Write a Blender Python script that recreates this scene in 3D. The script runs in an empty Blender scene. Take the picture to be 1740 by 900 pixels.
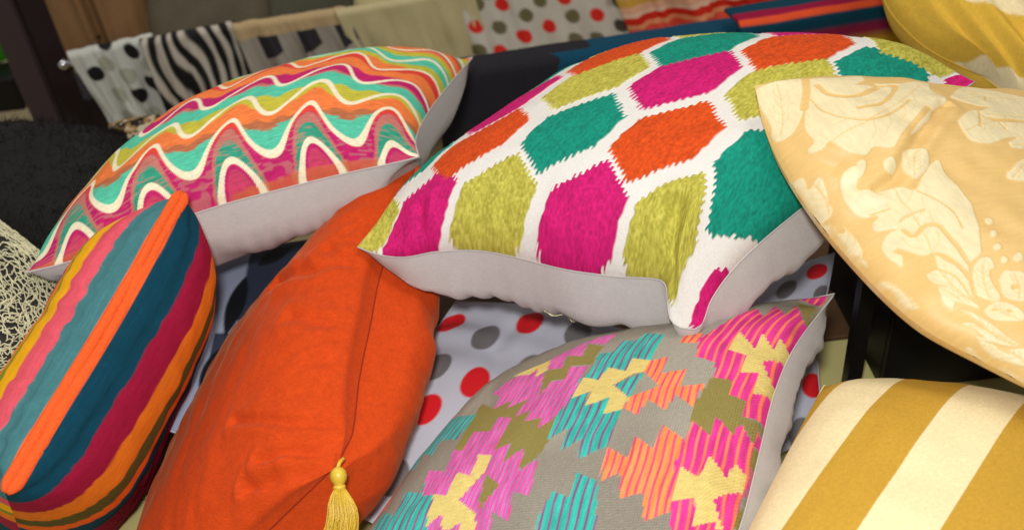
import bpy, math, random
import numpy as np

# ------------------------------------------------------------------ camera
PITCH, ROLL, FPX = math.radians(38.0), math.radians(6.5), 1700.0
CAM = np.array([0.0, 0.0, 1.5])
_f = np.array([0, math.cos(PITCH), -math.sin(PITCH)])
_u0 = np.array([0, math.sin(PITCH), math.cos(PITCH)])
_r0 = np.array([1.0, 0, 0])
RGT = math.cos(ROLL) * _r0 - math.sin(ROLL) * _u0
UPV = math.sin(ROLL) * _r0 + math.cos(ROLL) * _u0
FWD = _f
scene = bpy.context.scene
COL = scene.collection
cam_data = bpy.data.cameras.new('camera')
cam_data.sensor_width = 36.0
cam_data.lens = FPX / 1740.0 * 36.0
cam_data.clip_start, cam_data.clip_end = 0.02, 60
cam = bpy.data.objects.new('camera', cam_data)
COL.objects.link(cam)
from mathutils import Matrix, Vector
cam.matrix_world = Matrix(((RGT[0], UPV[0], -FWD[0], CAM[0]), (RGT[1], UPV[1], -FWD[1], CAM[1]),
                           (RGT[2], UPV[2], -FWD[2], CAM[2]), (0, 0, 0, 1)))
cam_data.dof.use_dof = True
cam_data.dof.focus_distance = 1.22
cam_data.dof.aperture_fstop = 3.6
scene.camera = cam

# ------------------------------------------------------------------ world and lamps
world = bpy.data.worlds.new('World'); scene.world = world; world.use_nodes = True
bg = world.node_tree.nodes['Background']
bg.inputs[0].default_value = (1.0, 0.97, 0.94, 1); bg.inputs[1].default_value = 0.28

def lamp(name, loc, target, size, power, color):
    d = bpy.data.lights.new(name, 'AREA'); d.shape = 'DISK'; d.size = size; d.energy = power; d.color = color
    o = bpy.data.objects.new(name, d); COL.objects.link(o)
    o.location = loc
    o.rotation_euler = (Vector(target) - Vector(loc)).to_track_quat('-Z', 'Y').to_euler()
    return o
lamp('flash_lamp', (-0.03, 0.0, 1.69), (0.0, 1.05, 0.7), 0.12, 17.6, (1.0, 0.995, 0.985))
lamp('ceiling_lamp', (0.9, 1.2, 2.9), (0.1, 1.2, 0.6), 0.9, 15.0, (1.0, 0.93, 0.83))
lamp('ceiling_lamp', (-1.3, 2.2, 2.9), (-0.4, 1.6, 0.6), 0.9, 16.0, (1.0, 0.93, 0.83))
scene.view_settings.view_transform = 'Standard'; scene.view_settings.look = 'None'
scene.view_settings.exposure = 0.0; scene.view_settings.gamma = 1.0
scene.view_settings.use_curve_mapping = False

# ------------------------------------------------------------------ helpers
# >>> MATHS
def at(px, py, d):
    """photo pixel (1740 x 900) and distance along the lens axis in metres -> point in the place"""
    return CAM + d * (FWD + (px - 870.0) / FPX * RGT + (450.0 - py) / FPX * UPV)

def lin(c):
    c = np.asarray(c, float) / 255.0
    return np.where(c <= 0.04045, c / 12.92, ((c + 0.055) / 1.055) ** 2.4)

def smooth(a, b, x):
    t = np.clip((x - a) / (b - a), 0, 1); return t * t * (3 - 2 * t)

def curve(pts, n, ts=None):
    """catmull-rom through pts, n samples evenly spaced by chord"""
    p = np.asarray(pts, float)
    if len(p) == 2:
        t = (np.linspace(0, 1, n) if ts is None else ts)[:, None]; return p[0] * (1 - t) + p[1] * t
    e = np.vstack([2 * p[0] - p[1], p, 2 * p[-1] - p[-2]])
    out = []
    for i in range(1, len(e) - 2):
        t = np.linspace(0, 1, 40, endpoint=False)[:, None]
        p0, p1, p2, p3 = e[i - 1], e[i], e[i + 1], e[i + 2]
        l1 = np.linalg.norm(p2 - p1)
        m1 = (p2 - p0) / (np.linalg.norm(p2 - p1) + np.linalg.norm(p1 - p0)) * l1
        m2 = (p3 - p1) / (np.linalg.norm(p3 - p2) + np.linalg.norm(p2 - p1)) * l1
        out.append((2*t**3 - 3*t**2 + 1) * p1 + (t**3 - 2*t**2 + t) * m1 + (-2*t**3 + 3*t**2) * p2 + (t**3 - t**2) * m2)
    out.append(p[-1:]); q = np.vstack(out)
    s = np.r_[0, np.cumsum(np.linalg.norm(np.diff(q, axis=0), axis=1))]; s /= s[-1]
    t = np.linspace(0, 1, n) if ts is None else ts
    return np.stack([np.interp(t, s, q[:, k]) for k in range(3)], 1)

def coons(e_bot, e_top, e_lef, e_rig, tu, tv):
    """e_bot, e_top run along u; e_lef, e_rig run along v. returns (nv, nu, 3)"""
    nu, nv = len(e_bot), len(e_lef)
    u = tu[None, :, None]; v = tv[:, None, None]
    A = (1 - v) * e_bot[None] + v * e_top[None]
    B = (1 - u) * e_lef[:, None] + u * e_rig[:, None]
    C = (1-u)*(1-v)*e_bot[0] + u*(1-v)*e_bot[-1] + (1-u)*v*e_top[0] + u*v*e_top[-1]
    return A + B - C

def seg_dist(u, v, poly):
    """distance of grid points to an open polyline in uv"""
    d = np.full(u.shape, 9.0); poly = np.asarray(poly, float)
    for a, b in zip(poly[:-1], poly[1:]):
        ab = b - a; t = np.clip(((u - a[0]) * ab[0] + (v - a[1]) * ab[1]) / (ab @ ab), 0, 1)
        d = np.minimum(d, np.hypot(u - a[0] - t * ab[0], v - a[1] - t * ab[1]))
    return d

def inside(u, v, poly):
    """even-odd test"""
    r = np.zeros(np.broadcast(u, v).shape, bool); p = np.asarray(poly, float)
    x1, y1 = p[-1]
    for x2, y2 in p:
        if y1 != y2:
            r ^= ((y1 > v) != (y2 > v)) & (u < (x2 - x1) * (v - y1) / (y2 - y1) + x1)
        x1, y1 = x2, y2
    return r

def sdf(u, v, poly):
    """signed distance, negative inside"""
    p = np.asarray(poly, float)
    d = seg_dist(u, v, np.vstack([p, p[:1]]))
    return np.where(inside(u, v, p), -d, d)

def lumps(u, v, seed, freqs=(2, 3, 5, 8), fall=0.6):
    """smooth random field about -1..1"""
    r = np.random.RandomState(seed); o = np.zeros(u.shape); tot = 0; a = 1.0
    for f in freqs:
        for _ in range(4):
            th = r.uniform(0, 2 * math.pi); ph = r.uniform(0, 6.28)
            o += a * np.sin(2 * math.pi * f * (u * math.cos(th) + v * math.sin(th)) * r.uniform(.7, 1.2) + ph)
        tot += a * 2; a *= fall
    return o / tot

def vnoise(x, y, seed=0):
    """value noise"""
    xi, yi = np.floor(x).astype(int), np.floor(y).astype(int); fx, fy = x - xi, y - yi
    fx, fy = fx*fx*(3-2*fx), fy*fy*(3-2*fy)
    def h(a, b):
        n = (a * 374761393 + b * 668265263 + seed * 1274126177) & 0x7fffffff
        n = ((n ^ (n >> 13)) * 1274126177) & 0x7fffffff
        return ((n ^ (n >> 16)) & 0xffff) / 65535.0
    return (h(xi, yi)*(1-fx)+h(xi+1, yi)*fx)*(1-fy) + (h(xi, yi+1)*(1-fx)+h(xi+1, yi+1)*fx)*fy

class Surf:
    """two cushion panels sewn along one closed seam. bot/rig/top/lef: seam curves (lists of world points)"""
    def __init__(s, bot, rig, top, lef, tf, tb, a=2.4, b=0.52, normal=None, nback=None, bb=None, ear=(.10, .75), au=None):
        s.e = (bot, rig, top, lef); s.tf, s.tb, s.a, s.b = tf, tb, a, b; s.bb = bb or b; s.au = au or a; s.ear = ear
        c00, c10, c11, c01 = (np.asarray(x, float) for x in (bot[0], bot[-1], top[-1], top[0]))
        n = np.cross(c10 - c00 + c11 - c01, c01 - c00 + c11 - c10); s.n = n / np.linalg.norm(n)
        if normal is not None: s.n = np.asarray(normal) / np.linalg.norm(normal)
        s.nb = -s.n if nback is None else np.asarray(nback) / np.linalg.norm(nback)
        s.creases = []; s.fields = []; s.bcreases = []; s.bfields = []; s.groove = 0.0; s.k = .55
    def grid(s, nu, nv, side):
        bot, rig, top, lef = s.e
        # rows crowd towards the seam, where the panel turns hardest
        tu, tv = (x - s.k*np.sin(2*math.pi*x)/(2*math.pi) for x in (np.linspace(0, 1, nu), np.linspace(0, 1, nv)))
        P = coons(curve(bot, nu, tu), curve(top, nu, tu), curve(lef, nv, tv), curve(rig, nv, tv), tu, tv)
        u = tu[None, :] + np.zeros((nv, 1)); v = tv[:, None] + np.zeros((1, nu))
        h = (np.clip(1 - np.abs(2*u-1)**s.au, 0, 1) * np.clip(1 - np.abs(2*v-1)**s.a, 0, 1)) ** (s.b if side > 0 else s.bb)
        rc = np.hypot(np.minimum(u, 1-u), np.minimum(v, 1-v))
        h = h * (1 - s.ear[1] * np.exp(-(rc / s.ear[0])**2))
        H = (s.tf if side > 0 else s.tb) * h
        edge = np.minimum(np.minimum(u, 1-u), np.minimum(v, 1-v)); m = smooth(0, .06, edge)
        for poly, w, amp in (s.creases if side > 0 else s.bcreases):
            d = seg_dist(u, v, poly)
            H = H - m * amp * (np.exp(-(d/w)**2) - 0.55*np.exp(-((d-1.9*w)/(1.2*w))**2))
        for f in (s.fields if side > 0 else s.bfields):
            H = H + f(u, v) * smooth(0, .04, edge)
        if s.groove:
            ctr = P.mean((0, 1)); inw = ctr - P; inw /= np.linalg.norm(inw, axis=-1)[..., None]
            P = P + inw * (s.groove * np.exp(-(edge / .007)**1.5))[..., None]
        N = s.n if side > 0 else s.nb
        return P + H[..., None] * N, u, v

def ptz(L):
    return [at(*p) for p in L]
# <<< MATHS

def tag(o, label=None, cat=None, group=None, kind=None):
    if label: o['label'] = label
    if cat: o['category'] = cat
    if group: o['group'] = group
    if kind: o['kind'] = kind
    return o

def link(name, me, parent=None, mat=None):
    o = bpy.data.objects.new(name, me); COL.objects.link(o)
    if parent is not None: o.parent = parent; o.matrix_parent_inverse = Matrix.Translation(-Vector(parent.location))
    if mat is not None: me.materials.append(mat)
    return o

def empty(name, loc):
    o = bpy.data.objects.new(name, None); COL.objects.link(o); o.location = Vector(loc); o.empty_display_size = .05
    return o

def grid_mesh(name, P, flip=False, uv=None, col=None, attrs=None):
    nv, nu = P.shape[:2]
    me = bpy.data.meshes.new(name)
    i = np.arange(nu * nv).reshape(nv, nu)
    q = np.stack([i[:-1, :-1], i[:-1, 1:], i[1:, 1:], i[1:, :-1]], -1).reshape(-1, 4)
    if flip: q = q[:, ::-1]
    nf = len(q)
    me.vertices.add(nu * nv); me.vertices.foreach_set('co', P.reshape(-1).astype(np.float32))
    me.loops.add(nf * 4); me.loops.foreach_set('vertex_index', q.reshape(-1).astype(np.int32))
    me.polygons.add(nf)
    me.polygons.foreach_set('loop_start', np.arange(0, nf * 4, 4, dtype=np.int32))
    me.polygons.foreach_set('loop_total', np.full(nf, 4, np.int32))
    me.polygons.foreach_set('use_smooth', np.ones(nf, bool))
    me.update(calc_edges=True)
    if uv is None:
        uu, vv = np.meshgrid(np.linspace(0, 1, nu), np.linspace(0, 1, nv)); uv = np.stack([uu, vv], -1)
    l = me.uv_layers.new(name='UVMap'); l.data.foreach_set('uv', uv.reshape(-1, 2)[q.reshape(-1)].reshape(-1).astype(np.float32))
    if col is not None:
        a = me.color_attributes.new('dye', 'FLOAT_COLOR', 'POINT')
        c = np.ones((nu * nv, 4), np.float32); c[:, :3] = col.reshape(-1, 3); a.data.foreach_set('color', c.reshape(-1))
    for k, x in (attrs or {}).items():
        a = me.attributes.new(k, 'FLOAT', 'POINT'); a.data.foreach_set('value', x.reshape(-1).astype(np.float32))
    return me

def tube_mesh(name, pts, r, sides=8, closed=False, caps=True, flat=None):
    p = np.asarray(pts, float); n = len(p); rr = np.broadcast_to(np.asarray(r, float), (n,))
    t = np.gradient(p, axis=0)
    if closed: t = np.roll(p, -1, 0) - np.roll(p, 1, 0)
    t /= np.linalg.norm(t, axis=1)[:, None] + 1e-12
    a = np.cross(t[0], [0.3, 0.5, 0.8]); a /= np.linalg.norm(a); V = []
    for k in range(n):
        a = a - t[k] * (a @ t[k]); a /= np.linalg.norm(a) + 1e-12; b = np.cross(t[k], a)
        for j in range(sides):
            an = 2 * math.pi * j / sides; 
            off = rr[k] * (math.cos(an) * a + math.sin(an) * b)
            if flat is not None: off = off - flat[0] * (off @ flat[0]) * (1 - flat[1])
            V.append(p[k] + off)
    F = []
    for k in range(n if closed else n - 1):
        k2 = (k + 1) % n
        for j in range(sides):
            j2 = (j + 1) % sides; F.append((k*sides+j, k*sides+j2, k2*sides+j2, k2*sides+j))
    if caps and not closed:
        F.append(tuple(range(sides))[::-1]); F.append(tuple((n-1)*sides + j for j in range(sides)))
    me = bpy.data.meshes.new(name); me.from_pydata([tuple(x) for x in V], [], F)
    me.polygons.foreach_set('use_smooth', np.ones(len(F), bool)); me.update()
    return me

def solid(name, P, thick, col=None):
    """closed sheet with thickness from grid P (nv, nu, 3): front, back and rim in one mesh"""
    nv, nu = P.shape[:2]
    du = np.gradient(P, axis=1); dv = np.gradient(P, axis=0); n = np.cross(du, dv); n /= np.linalg.norm(n, axis=-1)[..., None] + 1e-12
    V = np.concatenate([P.reshape(-1, 3), (P - n * thick).reshape(-1, 3)]); i = np.arange(nu*nv).reshape(nv, nu); o = nu*nv
    F = [(i[a, b], i[a, b+1], i[a+1, b+1], i[a+1, b]) for a in range(nv-1) for b in range(nu-1)]
    F += [(o+i[a, b], o+i[a+1, b], o+i[a+1, b+1], o+i[a, b+1]) for a in range(nv-1) for b in range(nu-1)]
    rim = list(i[0, :]) + list(i[1:, -1]) + list(i[-1, -2::-1]) + list(i[-2:0:-1, 0])
    F += [(rim[k], o+rim[k], o+rim[(k+1) % len(rim)], rim[(k+1) % len(rim)]) for k in range(len(rim))]
    me = bpy.data.meshes.new(name); me.from_pydata(V.tolist(), [], [tuple(int(x) for x in f) for f in F])
    me.polygons.foreach_set('use_smooth', np.ones(len(F), bool)); me.update()
    uu, vv = np.meshgrid(np.linspace(0, 1, nu), np.linspace(0, 1, nv)); uv = np.stack([uu, vv], -1).reshape(-1, 2); uv = np.concatenate([uv, uv])
    li = np.empty(len(me.loops), np.int32); me.loops.foreach_get('vertex_index', li)
    l = me.uv_layers.new(name='UVMap'); l.data.foreach_set('uv', uv[li].reshape(-1).astype(np.float32))
    if col is not None:
        a = me.color_attributes.new('dye', 'FLOAT_COLOR', 'POINT'); c = np.ones((2*nu*nv, 4), np.float32)
        c[:, :3] = np.concatenate([col.reshape(-1, 3)] * 2); a.data.foreach_set('color', c.reshape(-1))
    return me

def box_mesh(name, c, ax, ay, az, bevel=0.004):
    """box with half-axes ax, ay, az (vectors), bevelled edges"""
    import bmesh
    bm = bmesh.new(); vs = []
    c, ax, ay, az = (np.asarray(x, float) for x in (c, ax, ay, az))
    for k in (-1, 1):
        for j in (-1, 1):
            for i in (-1, 1): vs.append(bm.verts.new(c + i*ax + j*ay + k*az))
    for f in ((0, 2, 3, 1), (4, 5, 7, 6), (0, 1, 5, 4), (2, 6, 7, 3), (0, 4, 6, 2), (1, 3, 7, 5)):
        bm.faces.new([vs[x] for x in f])
    bmesh.ops.recalc_face_normals(bm, faces=bm.faces)
    if bevel: bmesh.ops.bevel(bm, geom=list(bm.edges), offset=bevel, segments=2, affect='EDGES', profile=.5)
    me = bpy.data.meshes.new(name); bm.to_mesh(me); bm.free(); return me

# ------------------------------------------------------------------ materials
def cloth(name, color=None, rough=0.8, sheen=0.2, weave=(420, 420), bump=0.15, grain=0.12, streak=(60, 60), spec=0.25, sheen_tint=None, streak_amt=0.15, metallic=0, twill=None, world_scale=False):
    m = bpy.data.materials.new(name); m.use_nodes = True; nt = m.node_tree; N, L = nt.nodes, nt.links
    b = N['Principled BSDF']
    if callable(color):
        cs = color(N, L)
    elif color is None:
        src = N.new('ShaderNodeAttribute'); src.attribute_name = 'dye'; cs = src.outputs['Color']
    else:
        src = N.new('ShaderNodeRGB'); src.outputs[0].default_value = (*lin(color), 1); cs = src.outputs[0]
    uv = N.new('ShaderNodeUVMap'); tc = N.new('ShaderNodeTexCoord')
    def noise(sx, sy, detail=2.0):
        mp = N.new('ShaderNodeMapping'); mp.inputs['Scale'].default_value = (sx*2.2, sx*2.2, sy*2.2) if world_scale else (sx, sy, 1); L.new(tc.outputs['Object'] if world_scale else uv.outputs[0], mp.inputs[0])
        n = N.new('ShaderNodeTexNoise'); n.inputs['Scale'].default_value = 1.0; n.inputs['Detail'].default_value = detail
        L.new(mp.outputs[0], n.inputs['Vector']); return n.outputs[0]
    n1 = noise(weave[0], weave[1] * .25); n2 = noise(weave[0] * .25, weave[1])
    add = N.new('ShaderNodeMath'); add.operation = 'ADD'; L.new(n1, add.inputs[0]); L.new(n2, add.inputs[1])
    n3 = noise(*streak, 3.0)
    # value factor = 1 + grain*(weave-1) + streak
    f1 = N.new('ShaderNodeMath'); f1.operation = 'MULTIPLY_ADD'; L.new(add.outputs[0], f1.inputs[0]); f1.inputs[1].default_value = grain * 2; f1.inputs[2].default_value = 1 - grain * 2
    f2 = N.new('ShaderNodeMath'); f2.operation = 'MULTIPLY_ADD'; L.new(n3, f2.inputs[0]); f2.inputs[1].default_value = streak_amt * 2; f2.inputs[2].default_value = 1 - streak_amt
    f3 = N.new('ShaderNodeMath'); f3.operation = 'MULTIPLY'; L.new(f1.outputs[0], f3.inputs[0]); L.new(f2.outputs[0], f3.inputs[1])
    if twill:
        mp = N.new('ShaderNodeMapping'); mp.inputs['Rotation'].default_value = (0, 0, .75); mp.inputs['Scale'].default_value = (twill[0], twill[0], 1); L.new(uv.outputs[0], mp.inputs[0])
        wv = N.new('ShaderNodeTexWave'); wv.inputs['Scale'].default_value = 1.0; wv.inputs['Distortion'].default_value = 1.2; wv.inputs['Detail'].default_value = 1; L.new(mp.outputs[0], wv.inputs['Vector'])
        f4 = N.new('ShaderNodeMath'); f4.operation = 'MULTIPLY_ADD'; L.new(wv.outputs['Fac'], f4.inputs[0]); f4.inputs[1].default_value = 2*twill[1]; f4.inputs[2].default_value = 1-twill[1]
        f5 = N.new('ShaderNodeMath'); f5.operation = 'MULTIPLY'; L.new(f3.outputs[0], f5.inputs[0]); L.new(f4.outputs[0], f5.inputs[1]); f3 = f5
    vm = N.new('ShaderNodeVectorMath'); vm.operation = 'SCALE'; L.new(cs, vm.inputs[0]); L.new(f3.outputs[0], vm.inputs['Scale'])
    L.new(vm.outputs[0], b.inputs['Base Color'])
    b.inputs['Roughness'].default_value = rough; b.inputs['Specular IOR Level'].default_value = spec; b.inputs['Metallic'].default_value = metallic
    if sheen:
        b.inputs['Sheen Weight'].default_value = sheen; b.inputs['Sheen Roughness'].default_value = 0.4
        if sheen_tint is None: L.new(cs, b.inputs['Sheen Tint'])
        else: b.inputs['Sheen Tint'].default_value = (*sheen_tint, 1)
    bp = N.new('ShaderNodeBump'); bp.inputs['Strength'].default_value = bump; bp.inputs['Distance'].default_value = 0.0015
    L.new(add.outputs[0], bp.inputs['Height']); L.new(bp.outputs[0], b.inputs['Normal'])
    return m

def plain(name, color, rough=0.6, metallic=0.0, noise_scale=30, amt=0.15, spec=0.3, bump=0.05):
    m = bpy.data.materials.new(name); m.use_nodes = True; nt = m.node_tree; N, L = nt.nodes, nt.links; b = N['Principled BSDF']
    tc = N.new('ShaderNodeTexCoord'); n = N.new('ShaderNodeTexNoise'); n.inputs['Scale'].default_value = noise_scale; n.inputs['Detail'].default_value = 4
    L.new(tc.outputs['Object'], n.inputs['Vector'])
    f = N.new('ShaderNodeMath'); f.operation = 'MULTIPLY_ADD'; L.new(n.outputs[0], f.inputs[0]); f.inputs[1].default_value = 2*amt; f.inputs[2].default_value = 1-amt
    vm = N.new('ShaderNodeVectorMath'); vm.operation = 'SCALE'; vm.inputs[0].default_value = tuple(lin(color)); L.new(f.outputs[0], vm.inputs['Scale'])
    L.new(vm.outputs[0], b.inputs['Base Color']); b.inputs['Roughness'].default_value = rough; b.inputs['Metallic'].default_value = metallic
    b.inputs['Specular IOR Level'].default_value = spec
    bp = N.new('ShaderNodeBump'); bp.inputs['Strength'].default_value = bump; bp.inputs['Distance'].default_value = .002; L.new(n.outputs[0], bp.inputs['Height']); L.new(bp.outputs[0], b.inputs['Normal'])
    return m

# >>> SHAPES
SH = {}
def camv(x, y, z): return x*RGT + y*UPV + z*FWD
# hexagon cushion
SH['hex'] = Surf(
    ptz([(608,420,1.34),(650,434,1.34),(690,437,1.335),(740,428,1.33),(810,426,1.32),(880,438,1.30),(960,458,1.27),(1050,470,1.25),(1120,475,1.225),(1132,486,1.215),(1135,515,1.205),(1140,543,1.20),(1156,556,1.197),(1180,559,1.197)]),
    ptz([(1180,559,1.197),(1193,550,1.198),(1208,510,1.2),(1245,458,1.205),(1300,405,1.215),(1365,352,1.23),(1500,245,1.27),(1655,140,1.32)]),
    ptz([(1010,100,1.53),(1200,88,1.48),(1400,85,1.42),(1560,98,1.36),(1655,140,1.32)]),
    ptz([(608,420,1.34),(640,383,1.365),(690,325,1.415),(770,262,1.46),(860,200,1.48),(950,138,1.51),(1010,100,1.53)]), 0.092, 0.135,
    nback=camv(.22,-.93,.28), bb=.25)
# wave cushion
SH['wave'] = Surf(
    ptz([(45,463,1.32),(110,447,1.33),(180,422,1.34),(350,357,1.37),(500,316,1.40),(600,292,1.42),(680,275,1.435),(712,267,1.44)]),
    ptz([(712,267,1.44),(706,240,1.47),(722,200,1.53),(760,148,1.62),(803,98,1.72)]),
    ptz([(270,262,1.60),(450,200,1.64),(620,145,1.68),(803,98,1.72)]),
    ptz([(45,463,1.32),(80,430,1.38),(150,360,1.46),(270,262,1.60)]), 0.105, 0.118, nback=camv(.25,-.92,.3), bb=.33)
# striped cushion standing on edge: u along the visible seam, front = left panel
A_, B_ = at(312,326,1.28), at(8,836,1.05)
W_ = camv(-.18,-.165,.34)
SH['stripe'] = Surf([B_, .5*(A_+B_)+camv(.004,.004,.01), A_], [A_, A_+W_], [B_+W_+camv(.05,-.02,0), A_+W_], [B_, B_+W_+camv(.05,-.02,0)], 0.10, 0.108, a=3.0, au=4.6, ear=(.05,.4))
# orange cushion
A_, B_, C_ = at(712,270,1.50), at(576,797,1.12), at(180,1180,1.20)
D_ = A_ + C_ - B_ + camv(.03, -.02, .0)
SH['orange'] = Surf([C_, B_], ptz([(576,797,1.12),(592,768,1.14),(606,738,1.16),(620,640,1.225),(640,540,1.29),(655,455,1.36),(712,270,1.50)]), [D_, A_], [C_, D_], 0.094, 0.135, a=2.8, b=.46,
    nback=camv(.88,-.3,.35), bb=.33)
# kilim cushion
SH['kilim'] = Surf(
    ptz([(540,1040,1.10),(760,1020,1.08),(1000,1010,1.04),(1225,980,1.0)]),
    ptz([(1225,980,1.0),(1262,880,1.05),(1290,770,1.10),(1315,670,1.155),(1350,590,1.20),(1418,499,1.25)]),
    ptz([(850,640,1.40),(980,600,1.37),(1150,560,1.33),(1300,525,1.29),(1418,499,1.25)]),
    ptz([(540,1040,1.10),(640,900,1.18),(740,770,1.28),(850,640,1.40)]), 0.075, 0.085, nback=camv(.85,-.35,.4), bb=.28)
# damask cushion
T_, U_, L_ = at(1282,146,1.20), at(1850,165,1.33), at(1850,715,.99)
SH['damask'] = Surf(
    [L_, L_ + U_ - T_], [L_+U_-T_, U_],
    ptz([(1282,146,1.20),(1330,137,1.21),(1450,141,1.24),(1650,165,1.28),(1850,165,1.33)]),
    list(reversed(ptz([(1282,146,1.20),(1300,222,1.19),(1340,305,1.165),(1425,420,1.13),(1555,548,1.06),(1700,630,1.02),(1850,715,.99)]))), 0.085, 0.06)
# mustard stripe cushion, bottom right
T_, R_, B_ = at(1400,655,1.20), at(2050,755,1.14), at(1150,1150,.94)
SH['mustard'] = Surf([B_, B_+R_-T_], [B_+R_-T_, R_], [T_, R_], [B_, T_], 0.12, 0.085, normal=camv(-.10,.72,-.68), ear=(.05,.5), b=.42)
# mustard stripe cushion, top right (behind)
SH['mustard2'] = Surf(ptz([(1665,128,1.52),(1740,175,1.47),(1960,240,1.40)]), ptz([(1960,240,1.40),(2000,0,1.6),(2010,-200,1.75)]),
    ptz([(1490,-240,1.85),(1800,-230,1.8),(2010,-200,1.75)]), ptz([(1665,128,1.52),(1580,86,1.56),(1528,40,1.6),(1503,0,1.64),(1485,-120,1.75),(1490,-240,1.85)]), 0.10, 0.10)
# polka cushion lying under the pile
SH['polka'] = Surf(ptz([(560,850,1.30),(800,960,1.24),(1120,1000,1.22)]), ptz([(1120,1000,1.22),(1180,780,1.34),(1230,600,1.47)]),
    ptz([(775,512,1.56),(900,520,1.545),(1060,560,1.51),(1230,600,1.47)]), ptz([(560,850,1.30),(660,680,1.42),(775,512,1.56)]), 0.03, 0.05)
SH['stripe'].k = .9
for _k in ('hex', 'kilim', 'wave', 'damask'): SH[_k].k = .25
# <<< SHAPES

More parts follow.
